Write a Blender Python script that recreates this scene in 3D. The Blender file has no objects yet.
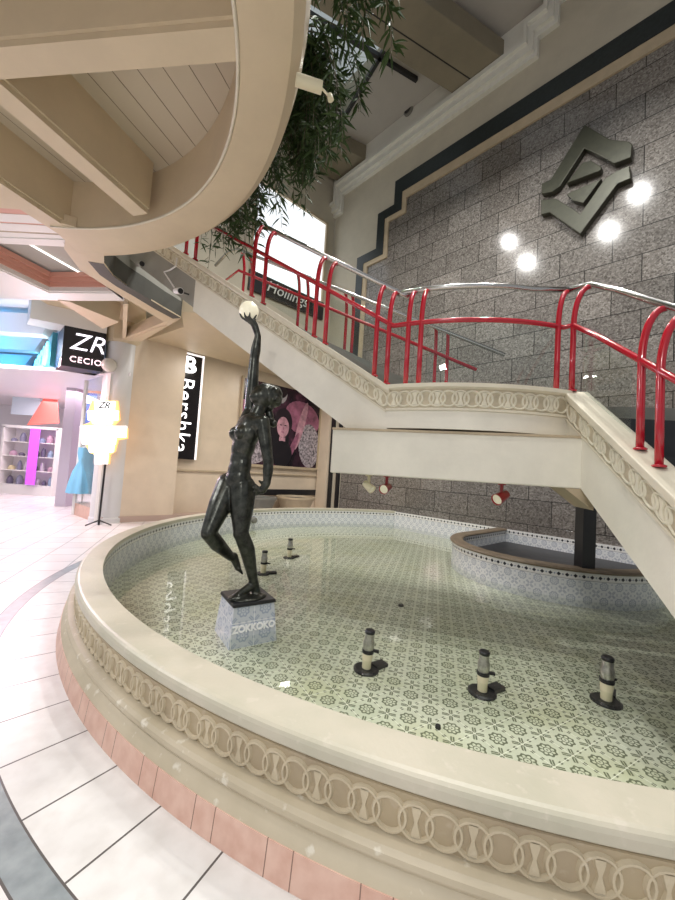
import bpy, bmesh, math, random
from mathutils import Vector as V, Matrix
random.seed(7)
sc = bpy.context.scene
COL = sc.collection
PI = math.pi
# ---------------------------------------------------------------- camera
FPX, PITCH, ROLL, HC = 375.417, .0531, .0638, 1.5442
cp, sp_, cr, sr = math.cos(PITCH), math.sin(PITCH), math.cos(ROLL), math.sin(ROLL)
CF = V((0, cp, sp_)); _u = V((0, -sp_, cp)); _r = V((1, 0, 0))
CR = cr * _r + sr * _u; CU = -sr * _r + cr * _u
CAM = V((0, 0, HC))
cd = bpy.data.cameras.new('camera'); co = bpy.data.objects.new('camera', cd); COL.objects.link(co)
cd.sensor_fit = 'HORIZONTAL'; cd.sensor_width = 36; cd.lens = FPX / 675 * 36; cd.clip_start = .02; cd.clip_end = 200
m = Matrix((CR, CU, -CF)).transposed().to_4x4(); m.translation = CAM
co.matrix_world = m
sc.camera = co
# survey helpers: where a sight line through a photo point meets a plane of the place
def ray(x, y): return (x - 337.5) / FPX * CR - (y - 450) / FPX * CU + CF
def atz(x, y, z): d = ray(x, y); return CAM + d * ((z - HC) / d.z)
def aty(x, y, Y): d = ray(x, y); return CAM + d * (Y / d.y)
def atp(x, y, P, n): d = ray(x, y); return CAM + d * ((V(P) - CAM).dot(n) / d.dot(n))
WA = -.7495
WD = V((math.sin(WA), math.cos(WA), 0)); WN = V((-math.cos(WA), math.sin(WA), 0)); Z = V((0, 0, 1))
GP = V((0, 0, 0)) - 8.6 * WN                       # granite wall plane origin (floor level)
def g(s, z, off=0): return GP + s * WD + z * Z + off * WN
def gpx(x, y):
    P = atp(x, y, GP, WN); return ((P - GP).dot(WD), P.z)
BP = V((-4.94, 9.30, 0)); BD = -WN; BN = -WD       # back wall plane: runs along BD, faces BN
def b(s, z, off=0): return BP + s * BD + z * Z + off * BN
PC = V((1.863, 6.038, 0))                           # pool centre
ZR = .484
# ---------------------------------------------------------------- object helpers
def thing(name, label=None, cat=None, loc=(0, 0, 0), group=None, kind=None):
    o = bpy.data.objects.new(name, None); COL.objects.link(o); o.location = loc; o.empty_display_size = .1
    tag(o, label, cat, group, kind); return o
def tag(o, label=None, cat=None, group=None, kind=None):
    if label: o['label'] = label
    if cat: o['category'] = cat
    if group: o['group'] = group
    if kind: o['kind'] = kind
    return o
def wloc(o):
    l = V(o.location)
    while o.parent: o = o.parent; l += o.location
    return l
def link(name, me, mat, parent=None, smooth=False):
    o = bpy.data.objects.new(name, me); COL.objects.link(o)
    if mat and not me.materials: me.materials.append(mat)
    if parent:
        o.parent = parent
        me.transform(Matrix.Translation(-wloc(parent)))
    if smooth:
        for p in me.polygons: p.use_smooth = True
    return o
def fin(name, bm, mat, parent=None, smooth=False, bevel=0, autos=None, loc=None):
    bmesh.ops.recalc_face_normals(bm, faces=bm.faces)
    me = bpy.data.meshes.new(name); bm.to_mesh(me); bm.free()
    if loc is not None and not parent: me.transform(Matrix.Translation(-V(loc)))
    o = link(name, me, mat, parent, smooth)
    if loc is not None and not parent: o.location = loc
    if bevel:
        md = o.modifiers.new('bevel', 'BEVEL'); md.width = bevel; md.segments = 2; md.limit_method = 'ANGLE'; md.angle_limit = .6
    if autos:
        for p in me.polygons: p.use_smooth = True
        me.set_sharp_from_angle(angle=autos)
    return o
def bx(bm, c, size, ax=None):
    c = V(c); ax = ax or (V((1, 0, 0)), V((0, 1, 0)), Z)
    vs = [bm.verts.new(c + ax[0] * size[0] / 2 * i + ax[1] * size[1] / 2 * j + ax[2] * size[2] / 2 * k) for i in (-1, 1) for j in (-1, 1) for k in (-1, 1)]
    for f in ((0, 1, 3, 2), (4, 6, 7, 5), (0, 4, 5, 1), (2, 3, 7, 6), (0, 2, 6, 4), (1, 5, 7, 3)): bm.faces.new([vs[i] for i in f])
def prism(bm, pts, ext):
    ext = V(ext); a = [bm.verts.new(V(p)) for p in pts]; c = [bm.verts.new(V(p) + ext) for p in pts]; n = len(pts)
    bm.faces.new(a); bm.faces.new(c[::-1])
    for i in range(n): bm.faces.new((a[i], a[(i + 1) % n], c[(i + 1) % n], c[i]))
def tube(bm, path, rad, n=10, cap=True):
    path = [V(p) for p in path]; N = len(path)
    if not hasattr(rad, '__len__'): rad = [rad] * N
    rings = []; prev = None
    for i, p in enumerate(path):
        t = (path[min(i + 1, N - 1)] - path[max(i - 1, 0)]).normalized()
        if prev is None:
            a = t.cross(V((.31, .17, .93)));
            if a.length < .1: a = t.cross(V((1, 0, 0)))
        else: a = prev - t * prev.dot(t)
        a.normalize(); prev = a; c = t.cross(a)
        rings.append([bm.verts.new(p + rad[i] * (math.cos(2 * PI * k / n) * a + math.sin(2 * PI * k / n) * c)) for k in range(n)])
    for i in range(N - 1):
        for k in range(n): bm.faces.new((rings[i][k], rings[i][(k + 1) % n], rings[i + 1][(k + 1) % n], rings[i + 1][k]))
    if cap: bm.faces.new(rings[0][::-1]); bm.faces.new(rings[-1])
def lathe(bm, prof, c=(0, 0, 0), n=24, axis=None, a0=0, a1=2 * PI, closed=False):
    c = V(c); full = abs(a1 - a0 - 2 * PI) < 1e-6; cnt = n if full else n + 1
    ax = axis or (V((1, 0, 0)), V((0, 1, 0)), Z)
    rows = []
    for i in range(cnt):
        t = a0 + (a1 - a0) * i / n
        rows.append([bm.verts.new(c + ax[0] * r * math.cos(t) + ax[1] * r * math.sin(t) + ax[2] * z) for r, z in prof])
    P = len(prof)
    for i in range(n):
        A = rows[i]; B = rows[(i + 1) % cnt]
        for k in range(P if closed else P - 1):
            q = [A[k], B[k], B[(k + 1) % P], A[(k + 1) % P]]
            try: bm.faces.new(q)
            except ValueError: pass
    if closed and not full: bm.faces.new(rows[0]); bm.faces.new(rows[-1][::-1])
    if full: bmesh.ops.remove_doubles(bm, verts=[v for r in rows for v in r], dist=1e-6)
def axes_to(d):
    d = V(d).normalized(); a = d.cross(V((.2, .1, .97)));
    if a.length < .2: a = d.cross(V((1, 0, 0)))
    a.normalize(); return (a, d.cross(a), d)
def text_mesh(body, size, ext=.01, font_shear=0, bold=0, spacing=1):
    cu = bpy.data.curves.new('t', 'FONT'); cu.body = body; cu.size = size; cu.extrude = ext; cu.align_x = 'CENTER'; cu.align_y = 'CENTER'
    cu.shear = font_shear; cu.offset = bold; cu.space_character = spacing; cu.resolution_u = 3
    o = bpy.data.objects.new('t', cu); COL.objects.link(o)
    dg = bpy.context.evaluated_depsgraph_get(); me = bpy.data.meshes.new_from_object(o.evaluated_get(dg)); bpy.data.objects.remove(o)
    me.materials.clear(); return me
def put_text(name, body, size, mat, parent, org, ux, uy, ext=.01, label=None, **k):
    me = text_mesh(body, size, ext, **k); ux = V(ux).normalized(); uy = V(uy).normalized(); uz = ux.cross(uy)
    M = Matrix((ux, uy, uz)).transposed().to_4x4(); M.translation = V(org); me.transform(M)
    o = link(name, me, mat, parent)
    if label: o['label'] = label
    return o
# ---------------------------------------------------------------- materials
def mat(name): 
    m = bpy.data.materials.new(name); m.use_nodes = True; return m, m.node_tree.nodes, m.node_tree.links, m.node_tree.nodes['Principled BSDF']
def nd(N, t, **k):
    n = N.new(t)
    for a, v in k.items(): setattr(n, a, v)
    return n
def simple(name, col, rough=.5, metal=0, var=0, scale=6, bump=0, bscale=40, emit=0, ecol=None, coat=0, spec=.5, col2=None, detail=6):
    m, N, L, p = mat(name)
    p.inputs['Base Color'].default_value = (*col, 1); p.inputs['Roughness'].default_value = rough; p.inputs['Metallic'].default_value = metal
    p.inputs['Coat Weight'].default_value = coat; p.inputs['Specular IOR Level'].default_value = spec
    tc = nd(N, 'ShaderNodeTexCoord')
    if var or col2:
        no = nd(N, 'ShaderNodeTexNoise'); no.inputs['Scale'].default_value = scale; no.inputs['Detail'].default_value = detail; no.inputs['Roughness'].default_value = .65
        L.new(tc.outputs['Object'], no.inputs['Vector'])
        rp = nd(N, 'ShaderNodeValToRGB'); e = rp.color_ramp.elements
        e[0].position = .35; e[1].position = .65
        c2 = col2 or tuple(c * (1 - var) for c in col)
        e[0].color = (*c2, 1); e[1].color = (*col, 1)
        L.new(no.outputs['Fac'], rp.inputs['Fac']); L.new(rp.outputs['Color'], p.inputs['Base Color'])
    if bump:
        nb = nd(N, 'ShaderNodeTexNoise'); nb.inputs['Scale'].default_value = bscale; nb.inputs['Detail'].default_value = 4
        L.new(tc.outputs['Object'], nb.inputs['Vector'])
        bp = nd(N, 'ShaderNodeBump'); bp.inputs['Strength'].default_value = bump; bp.inputs['Distance'].default_value = .01
        L.new(nb.outputs['Fac'], bp.inputs['Height']); L.new(bp.outputs['Normal'], p.inputs['Normal'])
    if emit: p.inputs['Emission Color'].default_value = (*(ecol or col), 1); p.inputs['Emission Strength'].default_value = emit
    return m
class MX:
    """small expression builder over Math nodes"""
    def __init__(s, N, L): s.N, s.L = N, L
    def op(s, o, *a):
        n = s.N.new('ShaderNodeMath'); n.operation = o
        for i, v in enumerate(a):
            if isinstance(v, (int, float)): n.inputs[i].default_value = v
            else: s.L.new(v, n.inputs[i])
        return n.outputs[0]
    def band(s, v, lo, hi): return s.op('MULTIPLY', s.op('GREATER_THAN', v, lo), s.op('LESS_THAN', v, hi))
    def mix(s, f, a, c):
        n = s.N.new('ShaderNodeMix'); n.data_type = 'RGBA'
        if isinstance(f, (int, float)): n.inputs[0].default_value = f
        else: s.L.new(f, n.inputs[0])
        for i, v in ((6, a), (7, c)):
            if isinstance(v, tuple): n.inputs[i].default_value = (*v, 1)
            else: s.L.new(v, n.inputs[i])
        return n.outputs[2]
    def noise(s, vec, scale, detail=4):
        n = s.N.new('ShaderNodeTexNoise'); n.inputs['Scale'].default_value = scale; n.inputs['Detail'].default_value = detail
        s.L.new(vec, n.inputs['Vector']); return n.outputs['Fac']
    def ramp(s, v, *st):
        n = s.N.new('ShaderNodeValToRGB'); e = n.color_ramp.elements
        while len(e) < len(st): e.new(.5)
        for q, (po, c) in zip(e, st): q.position = po; q.color = (*c, 1)
        s.L.new(v, n.inputs['Fac']); return n.outputs['Color']

def m_stone(name, c1, c2, c3, rough=.55, flake=.55):
    m, N, L, p = mat(name); x = MX(N, L); tc = nd(N, 'ShaderNodeTexCoord'); o = tc.outputs['Object']
    base = x.ramp(x.noise(o, 3.5, 8), (.3, c2), (.6, c1))
    ch = x.ramp(x.noise(o, 16, 5), (.62, (0, 0, 0)), (.7, (1, 1, 1)))
    L.new(x.mix(x.op('MULTIPLY', ch, flake), base, c3), p.inputs['Base Color'])
    p.inputs['Roughness'].default_value = rough
    bp = nd(N, 'ShaderNodeBump'); bp.inputs['Strength'].default_value = .25; bp.inputs['Distance'].default_value = .006
    L.new(x.noise(o, 45, 6), bp.inputs['Height']); L.new(bp.outputs['Normal'], p.inputs['Normal'])
    return m
M = {}
M['soffit'] = simple('soffit_paint', (.64, .53, .365), .55, var=.08, scale=2)
M['plank'] = None
M['cream'] = simple('cream_paint', (.74, .68, .54), .5, var=.12, scale=3, bump=.1, bscale=60)
M['stairwhite'] = simple('stair_cream', (.84, .80, .69), .5, var=.10, scale=2.2, bump=.12, bscale=25)
M['ring'] = simple('relief_cream', (.78, .73, .58), .5, var=.15, scale=9)
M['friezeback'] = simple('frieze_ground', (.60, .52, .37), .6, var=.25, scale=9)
M['stone'] = m_stone('rim_stone', (.52, .45, .33), (.43, .37, .26), (.72, .68, .58), .55, .7)
M['rimtop'] = m_stone('rim_top_stone', (.54, .50, .40), (.46, .44, .34), (.60, .55, .46), .4)
M['poolring'] = m_stone('pool_relief', (.56, .48, .34), (.47, .40, .28), (.62, .55, .43))
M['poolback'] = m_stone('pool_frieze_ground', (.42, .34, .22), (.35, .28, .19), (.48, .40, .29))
M['red'] = simple('red_enamel', (.44, .004, .018), .2, coat=.6)
M['chrome'] = simple('steel', (.52, .51, .49), .2, 1)
M['bronze'] = simple('dark_bronze', (.085, .088, .075), .3, .75, col2=(.03, .032, .028), scale=14, bump=.2, bscale=18)
M['black'] = simple('black', (.012, .012, .014), .4)
M['darkstone'] = simple('dark_green_marble', (.02, .028, .03), .35, var=.5, scale=20)
M['plaster'] = simple('wall_plaster', (.52, .47, .37), .7, var=.12, scale=1.2)
M['cornice'] = simple('cornice_paint', (.72, .70, .63), .6, var=.08, scale=1)
M['panel'] = simple('wall_panel', (.72, .60, .46), .35, var=.10, scale=1.5)
M['concrete'] = simple('beam_paint', (.25, .215, .15), .7, var=.15, scale=1.3)
M['greyceil'] = simple('grey_ceiling', (.45, .42, .38), .8, var=.08, scale=1)
M['greydark'] = simple('dark_grey_render', (.20, .195, .17), .6, var=.2, scale=2)
M['greyband'] = simple('band_render', (.085, .082, .07), .6, var=.2, scale=2)
M['greywall'] = simple('grey_render', (.34, .33, .29), .6, var=.15, scale=2)
M['salmon'] = simple('salmon_paint', (.66, .34, .26), .5)
M['white'] = simple('white_paint', (.8, .78, .75), .5)
M['pink'] = simple('pink_tile', (.68, .42, .33), .4, var=.12, scale=10)
M['emblem'] = simple('emblem_metal', (.05, .05, .032), .42, .35, var=.25, scale=9)
M['brown'] = simple('basin_edge', (.20, .15, .10), .45, var=.3, scale=8)
M['glassball'] = simple('opal_glass', (.85, .80, .62), .25, emit=.25, ecol=(1, .93, .7), coat=.4)
M['pipe'] = simple('nozzle_steel', (.55, .54, .50), .28, .9, var=.4, scale=40)
M['ivory'] = simple('ivory_plastic', (.72, .66, .46), .4)
M['lampred'] = simple('lamp_red', (.30, .006, .012), .3, coat=.4)
M['leaf'] = simple('leaf', (.06, .10, .03), .55, col2=(.025, .05, .016), scale=12, spec=.25)
M['stem'] = simple('stem', (.10, .085, .05), .7)
M['colgrey'] = simple('column_paint', (.66, .66, .66), .3, var=.04, scale=3)
M['neonwhite3'] = simple('lettering_white', (.92, .92, .92), .4)
M['tan'] = simple('tan_stone', (.5, .40, .27), .5, var=.15, scale=5)

def m_glass(name, tint=(1, 1, 1), refl=1.0, rough=.0):
    m, N, L, p = mat(name); N.remove(p); out = N['Material Output']
    t = nd(N, 'ShaderNodeBsdfTransparent'); t.inputs[0].default_value = (*tint, 1)
    gl = nd(N, 'ShaderNodeBsdfGlossy'); gl.inputs['Roughness'].default_value = rough
    fr = nd(N, 'ShaderNodeLayerWeight'); x = MX(N, L)
    f = x.op('MULTIPLY', x.op('ADD', .03, x.op('MULTIPLY', x.op('POWER', fr.outputs['Facing'], 5.0), .9)), refl)
    mx = nd(N, 'ShaderNodeMixShader'); L.new(f, mx.inputs[0]); L.new(t.outputs[0], mx.inputs[1]); L.new(gl.outputs[0], mx.inputs[2]); L.new(mx.outputs[0], out.inputs[0])
    return m
M['glass'] = m_glass('clear_glass', (.93, .96, .95))
def m_water():
    m, N, L, p = mat('water'); N.remove(p); out = N['Material Output']; x = MX(N, L)
    tc = nd(N, 'ShaderNodeTexCoord')
    t = nd(N, 'ShaderNodeBsdfTransparent'); t.inputs[0].default_value = (.95, .97, .945, 1)
    gl = nd(N, 'ShaderNodeBsdfGlossy'); gl.inputs['Roughness'].default_value = .02
    fr = nd(N, 'ShaderNodeLayerWeight')
    bp = nd(N, 'ShaderNodeBump'); bp.inputs['Strength'].default_value = .04; bp.inputs['Distance'].default_value = .02
    L.new(x.noise(tc.outputs['Object'], 3.0, 2), bp.inputs['Height'])
    L.new(bp.outputs[0], gl.inputs['Normal']); L.new(bp.outputs[0], fr.inputs['Normal'])
    f = x.op('ADD', .025, x.op('MULTIPLY', x.op('POWER', fr.outputs['Facing'], 5.0), .95))
    mx = nd(N, 'ShaderNodeMixShader'); L.new(f, mx.inputs[0]); L.new(t.outputs[0], mx.inputs[1]); L.new(gl.outputs[0], mx.inputs[2]); L.new(mx.outputs[0], out.inputs[0])
    return m
M['water'] = m_water()

def m_granite():
    m, N, L, p = mat('granite_slabs'); x = MX(N, L); tc = nd(N, 'ShaderNodeTexCoord'); o = tc.outputs['Object']
    vo = nd(N, 'ShaderNodeTexVoronoi'); vo.inputs['Scale'].default_value = 38; L.new(o, vo.inputs['Vector'])
    cellv = nd(N, 'ShaderNodeSeparateColor'); L.new(vo.outputs['Color'], cellv.inputs[0])
    col = x.ramp(cellv.outputs[0], (0, (.075, .068, .06)), (.25, (.155, .142, .128)), (.65, (.205, .19, .172)), (1, (.31, .29, .265)))
    fine = x.noise(o, 70, 3)
    col = x.mix(x.ramp(fine, (.5, (0, 0, 0)), (.62, (.45, .45, .45))), col, (.07, .062, .055))
    col = x.mix(x.op('MULTIPLY', x.noise(o, .7, 2), .25), col, (.19, .145, .12))
    # slabs: rows .53 high, .925 long, half bond
    sx = nd(N, 'ShaderNodeSeparateXYZ'); L.new(o, sx.inputs[0])
    zz = x.op('DIVIDE', x.op('SUBTRACT', sx.outputs[2], .10), .529)
    row = x.op('FLOOR', zz); fz = x.op('FRACT', zz)
    odd = x.op('MODULO', x.op('ABSOLUTE', row), 2.0)
    ss = x.op('ADD', x.op('DIVIDE', x.op('SUBTRACT', sx.outputs[0], .325), .925), x.op('MULTIPLY', odd, .5))
    fs = x.op('FRACT', x.op('ADD', ss, 20.0))
    jt = x.op('MAXIMUM', x.op('LESS_THAN', fz, .028), x.op('LESS_THAN', fs, .016))
    wn_ = nd(N, 'ShaderNodeTexWhiteNoise'); wn_.noise_dimensions = '2D'
    cb = nd(N, 'ShaderNodeCombineXYZ'); L.new(x.op('FLOOR', x.op('ADD', ss, 20.0)), cb.inputs[0]); L.new(row, cb.inputs[1]); L.new(cb.outputs[0], wn_.inputs['Vector'])
    tone = x.op('ADD', x.op('MULTIPLY', wn_.outputs['Value'], .3), .8)
    hs = nd(N, 'ShaderNodeHueSaturation'); L.new(col, hs.inputs['Color']); L.new(tone, hs.inputs['Value'])
    L.new(x.mix(jt, hs.outputs[0], (.02, .018, .016)), p.inputs['Base Color'])
    p.inputs['Roughness'].default_value = .13
    bp = nd(N, 'ShaderNodeBump'); bp.invert = True; bp.inputs['Strength'].default_value = .5; bp.inputs['Distance'].default_value = .01
    L.new(jt, bp.inputs['Height']); L.new(bp.outputs[0], p.inputs['Normal'])
    return m
M['granite'] = m_granite()

def m_floor():
    m, N, L, p = mat('mall_floor_tiles'); x = MX(N, L); tc = nd(N, 'ShaderNodeTexCoord'); o = tc.outputs['Object']
    sx = nd(N, 'ShaderNodeSeparateXYZ'); L.new(o, sx.inputs[0]); X, Y = sx.outputs[0], sx.outputs[1]
    r = x.op('SQRT', x.op('ADD', x.op('MULTIPLY', X, X), x.op('MULTIPLY', Y, Y)))
    a = x.op('ARCTAN2', Y, X)
    ta = x.op('FRACT', x.op('ADD', x.op('DIVIDE', x.op('ADD', a, math.radians(129.42)), math.radians(4.325)), 100.0))
    jr = x.op('MAXIMUM', x.op('LESS_THAN', ta, .012), x.op('GREATER_THAN', ta, .988))
    inner = x.op('LESS_THAN', r, 5.362); band = x.band(r, 5.362, 5.483); outer = x.op('GREATER_THAN', r, 5.483)
    jc = x.op('MAXIMUM', x.band(r, 5.358, 5.366), x.band(r, 5.479, 5.488))
    # diagonal tiles
    ca, sa = math.cos(.35), math.sin(.35)
    U = x.op('DIVIDE', x.op('ADD', x.op('MULTIPLY', X, ca), x.op('MULTIPLY', Y, sa)), .45)
    W = x.op('DIVIDE', x.op('SUBTRACT', x.op('MULTIPLY', Y, ca), x.op('MULTIPLY', X, sa)), .45)
    fu = x.op('FRACT', x.op('ADD', U, 100.0)); fw = x.op('FRACT', x.op('ADD', W, 100.0))
    jd = x.op('MAXIMUM', x.op('LESS_THAN', fu, .02), x.op('LESS_THAN', fw, .02))
    chk = x.op('MODULO', x.op('ADD', x.op('FLOOR', x.op('ADD', U, 100.0)), x.op('FLOOR', x.op('ADD', W, 100.0))), 2.0)
    n = x.noise(o, 9, 6)
    white = x.ramp(n, (.3, (.62, .60, .575)), (.6, (.70, .685, .665)))
    diag = x.mix(chk, (.72, .66, .64), (.75, .71, .69))
    grey = x.ramp(x.noise(o, 12, 6), (.3, (.20, .23, .24)), (.65, (.30, .33, .34)))
    c = x.mix(inner, x.mix(band, diag, grey), white)
    jt = x.op('MAXIMUM', jc, x.op('MAXIMUM', x.op('MULTIPLY', jr, inner), x.op('MULTIPLY', jd, outer)))
    c = x.mix(jt, c, (.10, .09, .085)); L.new(c, p.inputs['Base Color'])
    p.inputs['Roughness'].default_value = .28
    bp = nd(N, 'ShaderNodeBump'); bp.inputs['Strength'].default_value = .15; bp.inputs['Distance'].default_value = .004
    L.new(x.noise(o, 30, 6), bp.inputs['Height']); L.new(bp.outputs[0], p.inputs['Normal'])
    return m
M['floor'] = m_floor()

def tile_motif(x, fu, fv):
    """ring and leaf motif of one glazed tile, fu fv in 0..1 -> 0..1 ink"""
    dx = x.op('SUBTRACT', fu, .5); dy = x.op('SUBTRACT', fv, .5)
    r = x.op('SQRT', x.op('ADD', x.op('MULTIPLY', dx, dx), x.op('MULTIPLY', dy, dy)))
    a = x.op('ARCTAN2', dy, dx)
    wob = x.op('MULTIPLY', x.op('COSINE', x.op('MULTIPLY', a, 8.0)), .022)
    rw = x.op('ADD', r, wob)
    ink = x.op('MAXIMUM', x.band(rw, .205, .275), x.op('MAXIMUM', x.band(r, .09, .125), x.op('LESS_THAN', r, .03)))
    ink = x.op('MAXIMUM', ink, x.op('MULTIPLY', x.band(r, .14, .19), x.op('GREATER_THAN', x.op('COSINE', x.op('MULTIPLY', a, 8.0)), .45)))
    ax_ = x.op('SUBTRACT', .5, x.op('ABSOLUTE', dx)); ay_ = x.op('SUBTRACT', .5, x.op('ABSOLUTE', dy))
    rc = x.op('SQRT', x.op('ADD', x.op('MULTIPLY', ax_, ax_), x.op('MULTIPLY', ay_, ay_)))
    dia = x.op('ABSOLUTE', x.op('SUBTRACT', ax_, ay_))
    ink = x.op('MAXIMUM', ink, x.op('MULTIPLY', x.band(rc, .10, .30), x.band(dia, .015, .09)))
    ink = x.op('MAXIMUM', ink, x.op('MULTIPLY', x.band(rc, .05, .09), 1.0))
    ink = x.op('MAXIMUM', ink, x.op('MULTIPLY', x.op('LESS_THAN', x.op('MINIMUM', ax_, ay_), .06), x.band(x.op('MAXIMUM', ax_, ay_), .30, .40)))
    grout = x.op('LESS_THAN', x.op('MINIMUM', ax_, ay_), .012)
    return ink, grout
def m_pooltile():
    m, N, L, p = mat('pool_floor_tile'); x = MX(N, L); tc = nd(N, 'ShaderNodeTexCoord'); o = tc.outputs['Object']
    mp = nd(N, 'ShaderNodeMapping'); mp.vector_type = 'TEXTURE'; mp.inputs['Rotation'].default_value = (0, 0, math.radians(30.2)); mp.inputs['Scale'].default_value = (.188, .188, .188)
    L.new(o, mp.inputs[0]); sx = nd(N, 'ShaderNodeSeparateXYZ'); L.new(mp.outputs[0], sx.inputs[0])
    fu = x.op('FRACT', x.op('ADD', sx.outputs[0], 100.05)); fv = x.op('FRACT', x.op('ADD', sx.outputs[1], 100.4))
    ink, gr = tile_motif(x, fu, fv)
    base = x.ramp(x.noise(o, .9, 3), (.35, (.54, .57, .43)), (.62, (.68, .69, .57)))
    alg = x.ramp(x.noise(o, 1.7, 5), (.5, (0, 0, 0)), (.75, (.5, .5, .5)))
    base = x.mix(alg, base, (.50, .50, .24))
    c = x.mix(x.op('MULTIPLY', ink, .88), base, (.10, .115, .06))
    c = x.mix(gr, c, (.80, .80, .68))
    L.new(c, p.inputs['Base Color']); p.inputs['Roughness'].default_value = .4
    return m
M['pooltile'] = m_pooltile()
def m_walltile(name, base, inkc, size, border):
    """tiles laid by UV in metres; a border row of dark lozenges fills v > border"""
    m, N, L, p = mat(name); x = MX(N, L); tc = nd(N, 'ShaderNodeTexCoord')
    sx = nd(N, 'ShaderNodeSeparateXYZ'); L.new(tc.outputs['UV'], sx.inputs[0]); U, W = sx.outputs[0], sx.outputs[1]
    fu = x.op('FRACT', x.op('ADD', x.op('DIVIDE', U, size), 50.0)); fv = x.op('FRACT', x.op('ADD', x.op('DIVIDE', W, size), 50.0))
    ink, gr = tile_motif(x, fu, fv)
    c = x.mix(x.op('MULTIPLY', ink, .6), base, inkc); c = x.mix(gr, c, (.8, .8, .8))
    inb = x.op('GREATER_THAN', W, border)
    bu = x.op('ABSOLUTE', x.op('SUBTRACT', x.op('FRACT', x.op('ADD', x.op('DIVIDE', U, size * .5), 50.0)), .5))
    bv = x.op('ABSOLUTE', x.op('SUBTRACT', W, border + .045))
    loz = x.op('LESS_THAN', x.op('ADD', x.op('MULTIPLY', bu, size * .5), bv), .026)
    loz2 = x.op('LESS_THAN', x.op('ADD', x.op('MULTIPLY', x.op('SUBTRACT', .5, bu), size * .5), bv), .013)
    bc = x.mix(loz, (.74, .73, .70), (.03, .03, .04)); bc = x.mix(loz2, bc, (.25, .28, .35))
    c = x.mix(inb, c, bc)
    c = x.mix(x.op('LESS_THAN', x.op('ABSOLUTE', x.op('SUBTRACT', W, border)), .004), c, (.4, .4, .4))
    L.new(c, p.inputs['Base Color']); p.inputs['Roughness'].default_value = .2
    return m
M['walltile'] = m_walltile('pool_wall_tile', (.72, .73, .73), (.18, .22, .33), .19, .34)
M['plinthtile'] = m_walltile('plinth_tile', (.56, .59, .64), (.22, .28, .42), .20, 9)
def m_plank(name, w, col, dark):
    m, N, L, p = mat(name); x = MX(N, L); tc = nd(N, 'ShaderNodeTexCoord'); sx = nd(N, 'ShaderNodeSeparateXYZ'); L.new(tc.outputs['Object'], sx.inputs[0])
    f = x.op('FRACT', x.op('ADD', x.op('DIVIDE', sx.outputs[0], w), 40.0)); j = x.op('LESS_THAN', f, .035)
    L.new(x.mix(j, col, dark), p.inputs['Base Color']); p.inputs['Roughness'].default_value = .6
    bp = nd(N, 'ShaderNodeBump'); bp.invert = True; bp.inputs['Distance'].default_value = .01; L.new(j, bp.inputs['Height']); L.new(bp.outputs[0], p.inputs['Normal'])
    return m
M['plank'] = m_plank('ceiling_planks', .235, (.55, .48, .36), (.20, .16, .11))
def m_pinktile():
    m, N, L, p = mat('pink_skirting_tile'); x = MX(N, L); tc = nd(N, 'ShaderNodeTexCoord'); o = tc.outputs['Object']
    sx = nd(N, 'ShaderNodeSeparateXYZ'); L.new(o, sx.inputs[0]); a = x.op('ARCTAN2', sx.outputs[1], sx.outputs[0])
    ta = x.op('FRACT', x.op('ADD', x.op('DIVIDE', x.op('ADD', a, math.radians(127.2)), math.radians(4.325)), 100.0))
    j = x.op('MAXIMUM', x.op('LESS_THAN', ta, .012), x.band(ta, .30, .312))
    c = x.ramp(x.noise(o, 14, 6), (.3, (.60, .36, .28)), (.65, (.70, .47, .38)))
    L.new(x.mix(j, c, (.22, .13, .10)), p.inputs['Base Color']); p.inputs['Roughness'].default_value = .45; return m
M['pinktile'] = m_pinktile()
def emis(name, col, s):
    m, N, L, p = mat(name); p.inputs['Base Color'].default_value = (*[min(c, .9) for c in col], 1); p.inputs['Emission Color'].default_value = (*col, 1); p.inputs['Emission Strength'].default_value = s; return m
M['neonwhite'] = emis('neon_white', (1, .96, .95), 2)
M['neonpink'] = emis('neon_pink', (1, .80, .86), 1.6)
M['neoncyan'] = emis('neon_cyan', (.25, .85, .90), 1.5)
M['neonorange'] = emis('neon_orange', (1, .50, .16), .8)
# ---------------------------------------------------------------- fountain pool
AW0 = None
dW = 8.6 - PC.dot(BD)                     # centre to granite wall
half = math.acos(dW / 4.683)
aw = math.atan2(BD.y, BD.x)               # direction of the wall from the pool centre
A0, A1 = aw + half, aw + 2 * PI - half    # the open arc
pool = thing('fountain_pool', 'large round fountain pool with low cream stone rim carved with linked rings', 'fountain', PC)
def sweep(name, prof, mt, uv=False, a0=A0, a1=A1, n=200, parent=pool, c=PC, closed=True, smooth=True, rw=None):
    bm = bmesh.new(); rows = []
    for i in range(n + 1):
        t = a0 + (a1 - a0) * i / n
        rows.append([bm.verts.new(V((c.x + r * math.cos(t), c.y + r * math.sin(t), z))) for r, z in prof])
    P = len(prof); ul = bm.loops.layers.uv.new('UVMap') if uv else None
    for i in range(n):
        for k in range(P if closed else P - 1):
            k2 = (k + 1) % P
            f = bm.faces.new((rows[i][k], rows[i + 1][k], rows[i + 1][k2], rows[i][k2]))
            if uv:
                R0 = prof[0][0]
                for lp, (ii, kk) in zip(f.loops, ((i, k), (i + 1, k), (i + 1, k2), (i, k2))):
                    lp[ul].uv = ((a0 + (a1 - a0) * ii / n) * R0, prof[kk][1])
    if closed: bm.faces.new(rows[0]); bm.faces.new(rows[-1][::-1])
    return fin(name, bm, mt, parent, autos=.32 if smooth else None)
sweep('rim', [(4.683, .484), (4.683, .44), (4.70, .425), (4.85, .415), (4.882, .415), (4.888, .422), (4.888, .455), (4.882, .470), (4.872, .479), (4.858, .484)], M['rimtop'])
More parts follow.
